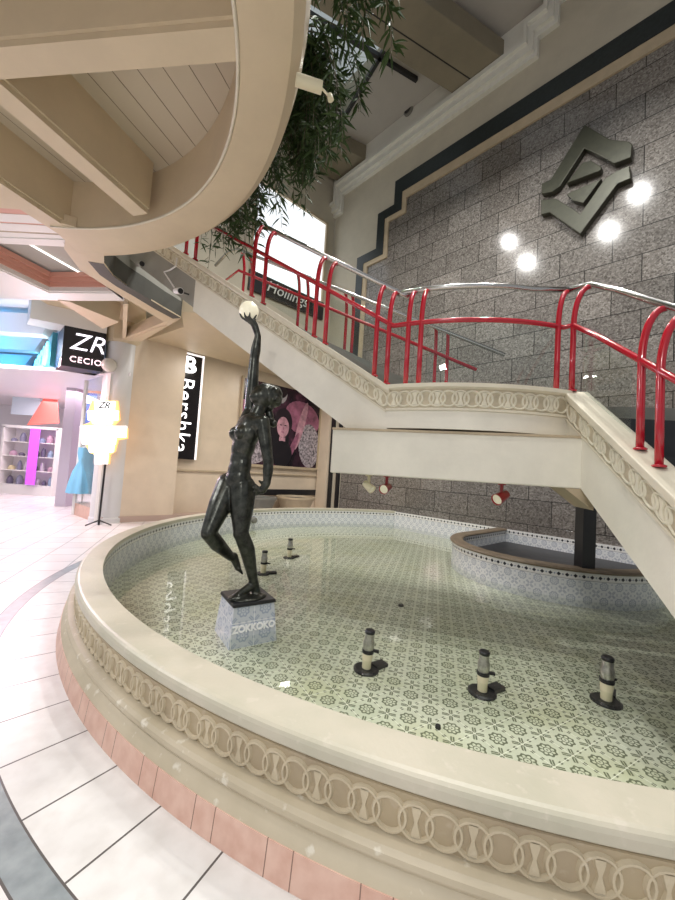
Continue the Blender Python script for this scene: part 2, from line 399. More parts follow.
sweep('frieze_wall', [(4.70, .425), (4.70, .0), (4.85, 0), (4.87, .24), (4.87, .396), (4.855, .402), (4.845, .42)], M['poolback'])
sweep('torus_moulding', [(4.86, .247), (4.90, .249), (4.922, .243), (4.936, .228), (4.938, .208), (4.93, .192), (4.918, .183), (4.928, .176), (4.945, .155), (4.958, .125), (4.86, .12)], M['stone'])
sweep('tile_skirting', [(4.86, .125), (4.962, .125), (4.98, 0), (4.86, 0)], M['pinktile'])
# inner tiled wall and floor
sweep('tiled_wall', [(4.70, -.02), (4.695, .0), (4.695, .43), (4.72, .43), (4.72, -.02)], M['walltile'], uv=True)
bm = bmesh.new()
pts = [PC + V((4.71 * math.cos(A0 + (A1 - A0) * i / 120), 4.71 * math.sin(A0 + (A1 - A0) * i / 120), -.02)) for i in range(121)]
prism(bm, pts, (0, 0, .02)); fin('pool_floor', bm, M['pooltile'], pool)
# tiled strip along the granite wall
bm = bmesh.new(); ul = bm.loops.layers.uv.new('UVMap')
sC = (PC - GP).dot(WD); hs = math.sqrt(4.70 ** 2 - dW ** 2)
for (s0, s1) in ((sC - hs, sC + hs),):
    vs = [bm.verts.new(g(s, z, .03)) for s, z in ((s0, -.12), (s1, -.12), (s1, .47), (s0, .47))]
    f = bm.faces.new(vs)
    for lp, uvc in zip(f.loops, ((s0, -.12), (s1, -.12), (s1, .43), (s0, .43))): lp[ul].uv = uvc
    bm.faces.new([bm.verts.new(g(s, .47, o)) for s, o in ((s0, .03), (s1, .03), (s1, 0), (s0, 0))])
fin('tiled_back', bm, M['walltile'], pool)
# relief rings
def relief(name, mapf, length, D, parent, mt, w=.012, spacing=.74, wid=.10, motif=True):
    """linked rings; mapf(u, v, out) -> world point, v from the band's middle"""
    bm = bmesh.new(); st = D * spacing; n = max(1, int(length / st)); R = D / 2; k = 18
    off = (length - n * st) / 2 + st / 2
    for i in range(n):
        u0 = off + i * st
        prof = [(R, 0), (R - .08 * R, w), (R - .19 * R, w), (R - .26 * R, 0)]
        rows = [[bm.verts.new(mapf(u0 + r * math.cos(2 * PI * j / k), r * math.sin(2 * PI * j / k), o + .0008 * (i % 2))) for r, o in prof] for j in range(k)]
        for j in range(k):
            for q in range(3): bm.faces.new((rows[j][q], rows[(j + 1) % k][q], rows[(j + 1) % k][q + 1], rows[j][q + 1]))
        if motif and i % 2 == 0:
            hg = []
            for t in range(9):
                v = -.36 * D + .72 * D * t / 8; hw = D * (.055 + .11 * abs(math.cos(PI * t / 8)) ** 1.5)
                hg.append([bm.verts.new(mapf(u0 + e * hw * c, v * 1.0, o)) for e, c, o in ((-1, 1, 0), (-1, .7, w * .8), (1, .7, w * .8), (1, 1, 0))])
            for t in range(8):
                for q in range(3): bm.faces.new((hg[t][q], hg[t + 1][q], hg[t + 1][q + 1], hg[t][q + 1]))
    return fin(name, bm, mt, parent, autos=.8)
def pmap(u, v, o):
    t = A1 - .02 - u / 4.87; r = 4.868 + o
    return V((PC.x + r * math.cos(t), PC.y + r * math.sin(t), .316 + v))
relief('ring_frieze', pmap, (A1 - A0 - .04) * 4.87, .138, pool, M['poolring'], w=.014, spacing=.69)
# water
bm = bmesh.new()
ZW = .085
pts = [PC + V((4.694 * math.cos(A0 + (A1 - A0) * i / 120), 4.694 * math.sin(A0 + (A1 - A0) * i / 120), ZW)) for i in range(121)]
bm.faces.new([bm.verts.new(p) for p in pts])
wt = fin('pool_water', bm, M['water'], loc=PC); tag(wt, 'clear shallow greenish water filling the round fountain pool', 'water', kind='stuff')
# small half-round basin against the wall
SC = V((3.60, 6.34, 0)); SR = 1.52
basin = thing('planter_basin', 'small half-round tiled basin with brown edge at the granite wall', 'basin', SC)
bh = aw
def basin_part(name, prof, mt, uv=False):
    # half circle plus straight legs to the wall, profile (radius, z)
    bm = bmesh.new(); ul = bm.loops.layers.uv.new('UVMap'); rows = []; us = []
    legs = 8.6 - SC.dot(BD) - .03; n = 48
    path = []
    for i in range(5): path.append(('l', legs * (1 - i / 4), 1))
    for i in range(1, n): path.append(('a', i / n, 0))
    for i in range(5): path.append(('l', legs * i / 4, -1))
    for kind_, q, sgn in path:
        row = []
        for r, z in prof:
            if kind_ == 'l': P = SC + BD * q + WD * r * sgn; u = -q if sgn > 0 else PI * SR + q
            else:
                t = PI * q; P = SC + WD * r * math.cos(t) - BD * r * math.sin(t); u = t * SR
            row.append(bm.verts.new(P + Z * z))
        rows.append(row); us.append(u)
    P_ = len(prof)
    for i in range(len(rows) - 1):
        for k in range(P_):
            k2 = (k + 1) % P_
            f = bm.faces.new((rows[i][k], rows[i + 1][k], rows[i + 1][k2], rows[i][k2]))
            for lp, (ii, kk) in zip(f.loops, ((i, k), (i + 1, k), (i + 1, k2), (i, k2))): lp[ul].uv = (us[ii], prof[kk][1])
    return fin(name, bm, mt, basin, autos=.7)
basin_part('tiled_wall', [(SR, .0), (SR, .44), (SR - .16, .44), (SR - .16, .0)], M['walltile'], True)
basin_part('edge_coping', [(SR + .03, .44), (SR + .035, .46), (SR + .02, .48), (SR - .17, .48), (SR - .19, .46), (SR - .18, .44)], M['brown'])
bm = bmesh.new()
ip = [SC + WD * (SR - .17) * math.cos(PI * i / 30) - BD * (SR - .17) * math.sin(PI * i / 30) + Z * .2 for i in range(31)]
lg = 8.6 - SC.dot(BD) - .05
ip += [SC - WD * (SR - .17) + BD * lg + Z * .2, SC + WD * (SR - .17) + BD * lg + Z * .2]
prism(bm, ip, (0, 0, -.05)); fin('basin_bed', bm, M['black'], basin)
# ---------------------------------------------------------------- statue plinth and statue
PLT = .36; PLC = V((-.73, 3.485, 0)); pa = V((.80, .60, 0)) if False else V((.806, .592, 0)).normalized(); 
e1 = V((.31, .19, 0)).normalized(); e1 = V((math.cos(.575), math.sin(.575), 0)); e2 = V((-e1.y, e1.x, 0))
plinth = thing('statue_plinth', 'white and blue tiled square plinth with dark slab under the dancer statue', 'plinth', PLC)
def frus(bm, c, h0, h1, z0, z1, uv=None):
    lo = [bm.verts.new(c + e1 * a * h0 + e2 * q * h0 + Z * z0) for a, q in ((-1, -1), (1, -1), (1, 1), (-1, 1))]
    hi = [bm.verts.new(c + e1 * a * h1 + e2 * q * h1 + Z * z1) for a, q in ((-1, -1), (1, -1), (1, 1), (-1, 1))]
    bm.faces.new(lo[::-1]); bm.faces.new(hi)
    for i in range(4):
        f = bm.faces.new((lo[i], lo[(i + 1) % 4], hi[(i + 1) % 4], hi[i]))
        if uv:
            for lp, c_ in zip(f.loops, ((-h0, 0), (h0, 0), (h1, z1 - z0), (-h1, z1 - z0))): lp[uv].uv = (c_[0] + .2 * .5 * 0, c_[1] - .0)
c0 = V((PLC.x, PLC.y, 0))
bm = bmesh.new(); ul = bm.loops.layers.uv.new('UVMap'); frus(bm, c0, .215, .182, 0, PLT - .03, ul); fin('tiled_body', bm, M['plinthtile'], plinth)
bm = bmesh.new(); frus(bm, c0, .196, .19, PLT - .03, PLT); fin('dark_slab', bm, M['black'], plinth, bevel=.006)
put_text('lettering', 'ZOKKOKO', .078, M['neonwhite3'], plinth, c0 - e2 * .206 + Z * .15 + e1 * .0, e1, Z + e2 * .12, ext=.006, bold=.003, spacing=.95)

statue = thing('dancer_statue', 'dark bronze statue of a nude dancer holding a round globe lamp overhead', 'statue', (c0.x, c0.y, PLT))
SY = 3.46
def S(x, y, dy=0): return aty(x, y, SY + dy)
BS = 1.0
def cap(bm, p0, r0, p1, r1, n=14):
    r0, r1 = r0 * BS, r1 * BS
    p0, p1 = V(p0), V(p1); d = p1 - p0; ax = axes_to(d); L_ = d.length; prof = []
    for i in range(5): t = PI / 2 * i / 4; prof.append((r0 * math.sin(t), -r0 * math.cos(t)))
    for i in range(5): t = PI / 2 * i / 4; prof.append((r1 * math.cos(t), L_ + r1 * math.sin(t)))
    prof[0] = (1e-4, prof[0][1]); prof[-1] = (1e-4, prof[-1][1])
    lathe(bm, prof, p0, n, ax)
def ell(bm, c, rad, ax):
    rad = [q * BS for q in rad]
    prof = [(max(1e-4, math.sin(PI * i / 12)), -math.cos(PI * i / 12)) for i in range(13)]
    lathe(bm, prof, c, 18, tuple(a * r for a, r in zip(ax, rad)))
F_ = V((-.80, -.60, 0)); Lf = V((.60, -.80, 0))         # the way she faces, and her left
def remeshed(name, bm, mt, parent, vox, sm=5):
    bmesh.ops.recalc_face_normals(bm, faces=bm.faces)
    me = bpy.data.meshes.new('tmp'); bm.to_mesh(me); bm.free()
    o = bpy.data.objects.new('tmp', me); COL.objects.link(o)
    r = o.modifiers.new('r', 'REMESH'); r.mode = 'VOXEL'; r.voxel_size = vox
    s = o.modifiers.new('s', 'SMOOTH'); s.iterations = sm; s.factor = .5
    dg = bpy.context.evaluated_depsgraph_get(); me2 = bpy.data.meshes.new_from_object(o.evaluated_get(dg)); bpy.data.objects.remove(o)
    me2.materials.clear(); return link(name, me2, mt, parent, smooth=True)
BS = 1.17
bm = bmesh.new()
pel = S(238, 479); wst = S(241, 457); chs = S(246.5, 434); nkb = S(256, 415, .0); hd = S(264.5, 396, .02)
hipL = S(242, 488) + Lf * .015; hipR = S(231, 485) - Lf * .05
tilt = (nkb - pel).normalized(); side = Lf; fwd = side.cross(tilt) * -1
if fwd.dot(F_) < 0: fwd = -fwd
ell(bm, pel, (.115, .092, .12), (side, fwd, tilt)); ell(bm, pel + Z * .04 - fwd * .0, (.108, .082, .13), (side, fwd, tilt))
ell(bm, hipL - fwd * .032, (.062, .066, .088), (side, fwd, tilt)); ell(bm, hipR - fwd * .03, (.066, .07, .09), (side, fwd, tilt))   # buttocks
ell(bm, (pel + wst) / 2, (.11, .083, .15), (side, fwd, tilt)); ell(bm, wst, (.102, .078, .12), (side, fwd, tilt))
ell(bm, (wst + chs) / 2, (.118, .088, .14), (side, fwd, tilt)); ell(bm, chs, (.142, .098, .15), (side, fwd, tilt))
ell(bm, chs + tilt * .09 + V((0, 0, .01)), (.135, .075, .08), (side, fwd, tilt))
for sg in (-1, 1):
    bc = chs + fwd * .075 + side * .066 * sg - tilt * .012
    ell(bm, bc, (.056, .055, .056), (side, fwd, tilt)); ell(bm, bc + fwd * .05 - tilt * .006, (.012, .016, .012), (side, fwd, tilt))
# neck and head, thrown back
cap(bm, nkb - tilt * .03, .058, hd, .052)
hx = (S(262, 386) - S(270, 404)).normalized()         # crown-to-chin axis leans back
up = V((.50, .38, .78)).normalized(); face = (F_ * .86 + Z * .5); face = (face - up * face.dot(up)).normalized(); sd = up.cross(face)
ell(bm, hd, (.078, .098, .112), (sd, face, up)); ell(bm, hd + face * .045 - up * .05, (.058, .06, .07), (sd, face, up))
ell(bm, hd + face * .098 - up * .012, (.013, .028, .03), (sd, face, up)); ell(bm, hd + face * .088 - up * .062, (.026, .016, .012), (sd, face, up))
ell(bm, hd + face * .082 - up * .098, (.026, .022, .02), (sd, face, up)); ell(bm, hd + face * .08 + up * .028, (.052, .018, .012), (sd, face, up))
for sg in (-1, 1):
    ell(bm, hd + face * .083 + sd * .032 * sg + up * .006, (.017, .012, .009), (sd, face, up))
    ell(bm, hd + sd * .08 * sg - up * .01, (.012, .022, .032), (sd, face, up))
# raised right arm
shR = chs + tilt * .085 - side * .14; elR = S(254.5, 358, .09); wrR = S(258, 336, .06); pmR = S(254.5, 325, .05)
shR = S(250.5, 412, .11)
cap(bm, chs + tilt * .06 - side * .08, .075, shR, .058); cap(bm, shR, .054, shR.lerp(elR, .45), .05); cap(bm, shR.lerp(elR, .45), .05, elR, .039)
cap(bm, elR, .04, elR.lerp(wrR, .4), .041); cap(bm, elR.lerp(wrR, .4), .041, wrR, .027)
GL = S(249, 311, .05); GRD = .092
cap(bm, wrR, .026, pmR, .03); 
hdir = (GL - wrR).normalized()
for k, (dxy, ln) in enumerate((((-.8, -.5), 1.0), ((-.25, -.95), 1.1), ((.35, -.9), 1.05), ((.85, -.3), .9), ((.6, .8), .85))):
    e = V((dxy[0], dxy[1], 0)).normalized(); q0 = pmR + e * .02; q1 = GL + (e * .62 - Z * .80).normalized() * (GRD + .010); q2 = GL + (e * .86 - Z * .50 * ln).normalized() * (GRD + .007)
    cap(bm, q0, .014, q1, .011, 8); cap(bm, q1, .011, q2, .009, 8)
# lowered left arm
shL = S(262.5, 422, -.10); elL = S(268.5, 463, -.13); wrL = S(267, 484, -.14); pmL = S(262.5, 490, -.14)
cap(bm, chs + tilt * .07 + side * .07, .075, shL, .058); cap(bm, shL, .056, shL.lerp(elL, .4), .05); cap(bm, shL.lerp(elL, .4), .05, elL, .039)
cap(bm, elL, .039, elL.lerp(wrL, .35), .041); cap(bm, elL.lerp(wrL, .35), .041, wrL, .027); cap(bm, wrL, .027, pmL, .031)
for k, (tx, ty, q) in enumerate(((255, 484, -.17), (253.5, 487.5, -.155), (253.5, 491.5, -.14), (255, 495, -.125))):
    tip = S(tx, ty, q); md_ = pmL.lerp(tip, .55) + V((0, 0, -.008)); cap(bm, pmL, .016, md_, .0125, 8); cap(bm, md_, .0125, tip, .010, 8)
th_ = S(259.5, 481, -.18); cap(bm, wrL.lerp(pmL, .4), .015, th_, .012, 8)
# standing left leg
knL = S(241, 533, -.09); anL = S(253.5, 581, -.01)
cap(bm, hipL, .105, hipL.lerp(knL, .45), .093); cap(bm, hipL.lerp(knL, .45), .093, knL, .058)
clf = knL.lerp(anL, .35) - F_ * .018; cap(bm, knL, .057, clf, .06); cap(bm, clf, .06, anL, .036); ell(bm, knL + F_ * .02, (.045, .045, .055), (side, F_, Z))
FZ = PLT + .022
heel = V((anL.x + .03, anL.y + .02, FZ + .012)); ball = V((heel.x - .16, heel.y - .12, FZ)); 
cap(bm, anL, .038, heel, .034); cap(bm, anL - Z * .03, .036, ball, .026)
for k in range(5):
    o_ = Lf * (.036 - k * .017); tp = ball + F_ * (.062 - .007 * abs(k - (3 if False else 1))) + o_ - Z * .006; cap(bm, ball - F_ * .02 + o_ * .85, .017, tp, .012 if k else .014, 8)
# raised right leg, knee forward and foot hanging behind
knR = S(208.5, 533, -.16); anR = S(231, 557, .10)
cap(bm, hipR, .10, hipR.lerp(knR, .45), .09); cap(bm, hipR.lerp(knR, .45), .09, knR, .058)
cl2 = knR.lerp(anR, .38) - Z * .012; cap(bm, knR, .057, cl2, .058); cap(bm, cl2, .058, anR, .035)
bl2 = S(238, 568, .13); cap(bm, anR + V((.02, .02, .0)), .036, bl2, .027)
tdir = (bl2 - anR).normalized()
for k in range(5):
    o_ = Lf * (.034 - k * .016); cap(bm, bl2 + o_ * .8, .016, bl2 + o_ + tdir * (.055 - .006 * k), .011, 8)
# little base the foot grows from
ell(bm, V((heel.x - .06, heel.y - .05, PLT + .004)), (.15, .10, .022), (V((.8, .6, 0)), V((-.6, .8, 0)), Z))
remeshed('body', bm, M['bronze'], statue, .0085, 9)
# hair: waves falling back
bm = bmesh.new(); rnd = random.Random(3)
ell(bm, hd + up * .035 - face * .035, (.092, .098, .098), (sd, face, up))
for k in range(70):
    a = rnd.uniform(-1.6, 1.6); e_l = rnd.uniform(-.3, 2.6)
    dirn = (up * math.cos(a) + sd * math.sin(a)) * abs(math.cos(e_l * .5)) - face * math.sin(e_l * .62) * 1.05
    q = hd + up * .025 - face * .03 + dirn.normalized() * rnd.uniform(.09, .115)
    if (q - hd).dot(face) > .055: continue
    t_ = dirn.cross(V((rnd.uniform(-1, 1), rnd.uniform(-1, 1), rnd.uniform(-1, 1)))).normalized()
    ell(bm, q, (.042, .022, .024), (t_, dirn.normalized(), t_.cross(dirn.normalized())))
nk = hd - face * .085 - up * .03
for k in range(9):
    q = nk + sd * rnd.uniform(-.05, .05) - Z * .018 * k - face * .006 * k; ell(bm, q, (.04, .035, .03), (sd, face, up))
remeshed('hair', bm, M['bronze'], statue, .0075, 2)
bm = bmesh.new(); lathe(bm, [(max(1e-4, GRD * math.sin(PI * i / 18)), -GRD * math.cos(PI * i / 18)) for i in range(19)], GL, 28)
gl = fin('globe', bm, M['glassball'], statue, smooth=True); gl['label'] = 'pale yellow opal glass globe'
# ---------------------------------------------------------------- fountain nozzles
def nozzle(name, label, P, tilt_=0, h=.31):
    t = thing(name, label, 'fountain nozzle', P, 'fountain nozzles standing in the pool')
    s = h / .31
    def part(nm, bm, mt): return fin(nm, bm, mt, None)
    bm = bmesh.new(); lathe(bm, [(1e-4, 0), (.10, 0), (.10, .012), (.085, .02), (1e-4, .02)], (0, 0, 0), 20)
    bx(bm, (.10, .08, .018), (.12, .08, .03), (V((.7, .7, 0)), V((-.7, .7, 0)), Z))
    o = fin('base_plate', bm, M['black']); o.parent = t
    bm = bmesh.new(); lathe(bm, [(0.0351 * s, .018), (0.0351 * s, .06 * s), (0.0405 * s, .10 * s), (0.0405 * s, .135 * s), (1e-4, .135 * s)], (0, 0, 0), 16)
    o = fin('lower_sleeve', bm, M['ivory'], smooth=False, autos=.6); o.parent = t
    bm = bmesh.new(); lathe(bm, [(1e-4, .135 * s), (0.0459 * s, .135 * s), (0.0459 * s, .16 * s), (1e-4, .16 * s)], (0, 0, 0), 16)
    bx(bm, (.05 * s, .02, .147 * s), (.07 * s, .025, .016)); o = fin('collar', bm, M['black'], autos=.6); o.parent = t
    bm = bmesh.new(); lathe(bm, [(1e-4, .16 * s), (0.0392 * s, .16 * s), (0.0446 * s, .19 * s), (0.0446 * s, .22 * s), (0.0351 * s, .245 * s), (0.0365 * s, .285 * s), (1e-4, .285 * s)], (0, 0, 0), 16)
    o = fin('barrel', bm, M['pipe'], autos=.6); o.parent = t
    bm = bmesh.new(); lathe(bm, [(1e-4, .283 * s), (0.0378 * s, .283 * s), (0.0405 * s, .30 * s), (0.0338 * s, .31 * s), (1e-4, .31 * s)], (0, 0, 0), 16)
    o = fin('tip', bm, M['black'], autos=.6); o.parent = t
    t.rotation_euler = (0, tilt_, random.uniform(-.4, .4)); return t
ZF = .0
for nm, lab, (x, y), h, tl in (('fountain_nozzle', 'fountain nozzle nearest the tiled plinth among the front three', (366, 670), .31, .05), ('fountain_nozzle', 'middle fountain nozzle of the three in front', (482, 693), .30, .02), ('fountain_nozzle', 'fountain nozzle farthest right, on a round black plate', (606, 702), .32, .02),
    ('fountain_nozzle', 'small fountain nozzle close beside the statue leg', (263, 574), .33, .02), ('fountain_nozzle', 'farthest fountain nozzle, behind the statue near far rim', (289, 558), .33, .02)):
    P = atz(x, y, ZF); nozzle(nm, lab, P, tl, h)
def drain(x, y, lab, R_=.035):
    P = atz(x, y, ZF); bm = bmesh.new(); lathe(bm, [(1e-4, 0), (R_, 0), (R_ * .85, .018), (1e-4, .02)], P, 16)
    tag(fin('drain_cap', bm, M['black'], loc=P), lab, 'drain', 'drain caps on the pool floor')
drain(401, 606, 'small black drain cap in the open middle of the pool')
drain(438, 728, 'small dark cap on the pool floor close to the near rim', .018)
t = thing('wall_jet', 'small dark round jet sticking from the far tiled pool wall', 'jet', atz(262, 524, .2))
dj = (V((PC.x, PC.y, 0)) - V((t.location.x, t.location.y, 0))).normalized()
tp = PC - dj * 4.70 + Z * .25; t.location = tp
bm = bmesh.new(); lathe(bm, [(1e-4, 0), (.07, 0), (.08, .03), (.06, .09), (1e-4, .10)], tp, 16, axes_to(dj)); fin('jet_body', bm, M['greydark'], t)
# ---------------------------------------------------------------- staircase
stair = thing('staircase', 'cream staircase over the pool with curved landing and linked ring bands', 'staircase', (1.2, 4.2, 0))
ZL = 2.4
A = V((.448, 3.63, ZL)); th = -1.05
UD = V((math.sin(th), math.cos(th), 0)); UN = V((-math.cos(th), math.sin(th), 0))     # along the upper flight, outward normal
SLU = math.tan(math.radians(32.9))
def up_(u, v, o=0): return A + UD * u + Z * (u * SLU + v) + UN * o
E_ = V((2.07, 3.40, ZL)); LD = V((-.0872, -.9962, 0)); LN = V((-.9962, .0872, 0)); SLD = math.tan(math.radians(35.0))
def lo_(u, v, o=0): return E_ + LD * u + Z * (-u * SLD + v) + LN * o
# landing arc through A and E_ bulging towards the pool
mid_ = V((1.23, 3.345, ZL))
def circ3(a, b_, c):
    ax, ay, bx_, by, cx, cy = a.x, a.y, b_.x, b_.y, c.x, c.y; d = 2 * (ax * (by - cy) + bx_ * (cy - ay) + cx * (ay - by))
    ux = ((ax * ax + ay * ay) * (by - cy) + (bx_ * bx_ + by * by) * (cy - ay) + (cx * cx + cy * cy) * (ay - by)) / d
    uy = ((ax * ax + ay * ay) * (cx - bx_) + (bx_ * bx_ + by * by) * (ax - cx) + (cx * cx + cy * cy) * (bx_ - ax)) / d
    return V((ux, uy, 0))
LC = circ3(A, mid_, E_); LR = (V((A.x, A.y, 0)) - LC).length
t0 = math.atan2(A.y - LC.y, A.x - LC.x); t1 = math.atan2(E_.y - LC.y, E_.x - LC.x)
if t0 > 0: t0 -= 2 * PI
if t1 > 0: t1 -= 2 * PI
def la(t, v, o=0): return V((LC.x + (LR + o) * math.cos(t), LC.y + (LR + o) * math.sin(t), ZL + v))
UL = 5.2
def strip_prism(name, f, u0, u1, prof, mt, n=1, bevel=0, smooth=False):
    bm = bmesh.new(); rows = [[bm.verts.new(f(u0 + (u1 - u0) * i / n, v, o)) for v, o in prof] for i in range(n + 1)]; P = len(prof)
    for i in range(n):
        for k in range(P): bm.faces.new((rows[i][k], rows[i + 1][k], rows[i + 1][(k + 1) % P], rows[i][(k + 1) % P]))
    bm.faces.new(rows[0]); bm.faces.new(rows[-1][::-1])
    return fin(name, bm, mt, stair, bevel=bevel, autos=.5 if smooth else None)
SH = .70
u196 = (atp(196, 275, A, UN) - A).dot(UD)
strip_prism('shaded_end_wall', up_, u196, UL, [(-.07, -.03), (-.66, -.03), (-.66, -.2), (-.07, -.2)], M['greywall'])  # stringer past the fold; its shade is put into the grey colour
strip_prism('upper_stringer', up_, -.02, u196, [(-.07, 0), (-SH, 0), (-SH, -.14), (-.07, -.14)], M['stairwhite'])
strip_prism('upper_ledge', up_, -.03, UL, [(0, .035), (-.05, .035), (-.075, .012), (-.075, -.15), (0, -.18)], M['cream'])
strip_prism('upper_band_moulding', up_, 0, UL, [(-.245, .012), (-.265, .012), (-.265, -.01), (-.245, -.01)], M['cream'])
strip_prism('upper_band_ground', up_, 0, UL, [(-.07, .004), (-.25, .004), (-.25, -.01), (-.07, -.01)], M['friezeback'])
relief('upper_ring_band', lambda u, v, o: up_(u, -.158 + v, .004 + o), UL, .165, stair, M['ring'], w=.011, spacing=.64)
strip_prism('landing_fascia', la, t0, t1, [(-.06, 0), (-.42, 0), (-.42, -.2), (-.06, -.2)], M['stairwhite'], 32, smooth=True)
strip_prism('landing_ledge', la, t0 - .01, t1 + .01, [(0, .035), (-.035, .035), (-.052, .012), (-.052, -.18), (0, -.18)], M['cream'], 32, smooth=True)
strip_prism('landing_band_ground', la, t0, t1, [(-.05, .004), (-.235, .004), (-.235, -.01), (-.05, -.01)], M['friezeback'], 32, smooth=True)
strip_prism('landing_band_moulding', la, t0, t1, [(-.228, .015), (-.25, .015), (-.25, -.01), (-.228, -.01)], M['cream'], 32, smooth=True)
relief('landing_ring_band', lambda u, v, o: la(t0 + u / LR, -.141 + v, .004 + o), (t1 - t0) * LR, .165, stair, M['ring'], w=.011, spacing=.62)
LLEN = ZL / SLD
def lo_end(prof): return prof
bm = bmesh.new()
def lprism(name, v0, v1, o0, o1, mt, bev=0):
    # runs down to the floor
    ua = LLEN + (v0) / SLD; ub = LLEN + v1 / SLD
    pts = [lo_(0, v0, o0), lo_(0, v1, o0), lo_(ub, v1, o0), lo_(ua, v0, o0)]
    bm = bmesh.new(); prism(bm, pts, LN * (o1 - o0)); return fin(name, bm, mt, stair, bevel=bev)
lprism('lower_stringer', -.06, -SH, 0, -.14, M['stairwhite'])
lprism('lower_ledge', 0, -.07, .035, -.18, M['cream'], .008)
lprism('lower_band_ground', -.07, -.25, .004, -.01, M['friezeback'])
lprism('lower_band_moulding', -.245, -.268, .014, -.01, M['cream'])
relief('lower_ring_band', lambda u, v, o: lo_(u, -.158 + v, .004 + o), LLEN - .4, .165, stair, M['ring'], w=.011, spacing=.64)
# treads, landing slab and soffits
IN0, IN1 = V((2.25, 5.15, 0)), V((-3.3, 7.0, 0))      # inner edge line of the upper flight
bm = bmesh.new(); NS = 16; ULs = u196 + .25; IN1 = IN0.lerp(IN1, ULs / 4.3)
for i in range(NS):
    u = ULs * i / NS; u2 = ULs * (i + 1.06) / NS; zt = ZL - .12 + (i + 1) * (ULs * SLU / NS) * 1.0
    p = A + UD * u - UN * .14; q = A + UD * u2 - UN * .14; r_ = IN0.lerp(IN1, i / NS); s_ = IN0.lerp(IN1, (i + 1.06) / NS)
    zt = ZL - .16 + u * SLU + .1
    prism(bm, [V((p.x, p.y, zt)), V((q.x, q.y, zt)), V((s_.x, s_.y, zt)), V((r_.x, r_.y, zt))], (0, 0, -.24))
fin('upper_steps', bm, M['greydark'], stair)
LW = 1.75
RB = E_ - LN * LW
bm = bmesh.new()
lp = [la(t0 + (t1 - t0) * i / 24, 0, -.18) for i in range(25)]
pts = [V((p.x, p.y, ZL - .10)) for p in lp] + [V((RB.x, RB.y, ZL - .10)), V((3.9, 5.0, ZL - .1)), V((IN0.x, IN0.y, ZL - .10))]
prism(bm, pts, (0, 0, -.28)); fin('landing_slab', bm, M['greydark'], stair)
bm = bmesh.new(); NL = 14
for i in range(NL):
    u = LLEN * i / NL; u2 = LLEN * (i + 1.05) / NL; zt = ZL - .10 - (i + 1) * ZL / NL + .0
    if zt < .05: zt = .04
    p = [E_ + LD * u - LN * .14, E_ + LD * u2 - LN * .14, E_ + LD * u2 - LN * LW, E_ + LD * u - LN * LW]
    prism(bm, [V((q.x, q.y, zt)) for q in p], (0, 0, -min(.22, zt)))
fin('lower_steps', bm, M['black'], stair)
bm = bmesh.new()     # far stringer of the lower flight
prism(bm, [lo_(0, 0, -LW), lo_(0, -.5, -LW), lo_(LLEN - .5 / SLD, -.5, -LW), lo_(LLEN, 0, -LW)], LN * -.14); fin('far_stringer', bm, M['stairwhite'], stair)
# beam under the landing
BA, BB = aty(330, 470, 3.70), aty(594, 489, 3.12)
BA.z = BB.z = 1.515
bd = (BB - BA).normalized(); bnm = V((bd.y, -bd.x, 0));
if bnm.y > 0: bnm = -bnm
bm = bmesh.new(); prism(bm, [BA, BB, BB - bnm * .55, BA - bnm * .55], (0, 0, .435)); fin('landing_beam', bm, M['stairwhite'], stair, bevel=.012)
bm = bmesh.new(); prism(bm, [BA + Z * .425 + bnm * .012, BB + Z * .425 + bnm * .012, BB + Z * .425 - bnm * .5, BA + Z * .425 - bnm * .5], (0, 0, .022)); fin('beam_shadow_line', bm, M['tan'], stair)  # tan strip stands in for the shadow line under the landing
# wedge between beam and lower stringer
bm = bmesh.new()
wq = V((BB.x, BB.y, 1.515)); w1 = wq - bd * .22
prism(bm, [w1, wq, V((wq.x, wq.y, 1.515)) - Z * .17], -bnm * .45); fin('beam_corbel', bm, M['tan'], stair)
bm = bmesh.new(); PP = V((3.35, 5.02, 0)); bx(bm, (PP.x, PP.y, (2.02 + .18) / 2), (.17, .17, 2.02 - .18 + .08)); fin('support_post', bm, M['black'], stair)
# ---------------------------------------------------------------- railings
def curved_post(base, inward, h=1.0, mid=.62, reach=.15, r=.025):
    bm = bmesh.new(); p = [base + Z * 0, base + Z * mid * .5, base + Z * mid]
    for i in range(1, 8):
        t = PI / 2 * i / 8 * .95; p.append(base + Z * (mid + (h - mid) * math.sin(t)) + inward * reach * (1 - math.cos(t)))
    p.append(base + Z * h + inward * reach)
    tube(bm, p, r, 10); lathe(bm, [(1e-4, 0), (r * 1.7, 0), (r * 1.7, .012), (r, .02)], base, 12); return bm
rail = thing('stair_railing', 'red tube railing with steel handrail along the near side of stairs', 'railing', (1.2, 3.6, ZL))
HP, MP, RC = 1.0, .62, .15
def usolve(x, y): P = atp(x, y, A - UN * .07, UN); return (P - A).dot(UD)
def lsolve(x, y): P = atp(x, y, E_ - LN * .07, LN); return (P - E_).dot(LD)
uposts = [usolve(*q) for q in ((251.6, 294), (263, 302), (314, 334), (325, 341), (374, 376), (386, 384))]
def npost(bm): return fin('post', bm, M['red'], rail, smooth=True)
for u in uposts: npost(curved_post(up_(u, -.002, -.07), -UN))
upt = usolve(196, 250); npost(curved_post(up_(upt, 0, -.07), -UN)); npost(curved_post(up_(upt + .22, 0, -.07), -UN))
ta_ = [t0 + .16 / LR, t0 + .29 / LR, t1 - .06 / LR]
def lin(t): return V((-math.cos(t), -math.sin(t), 0))
for t in ta_[:2]: npost(curved_post(la(t, -.002, -.07), -UN))
i3 = (-LN * .85 + lin(t1) * .5).normalized(); i4 = (-LN + lin(t1) * .1).normalized()
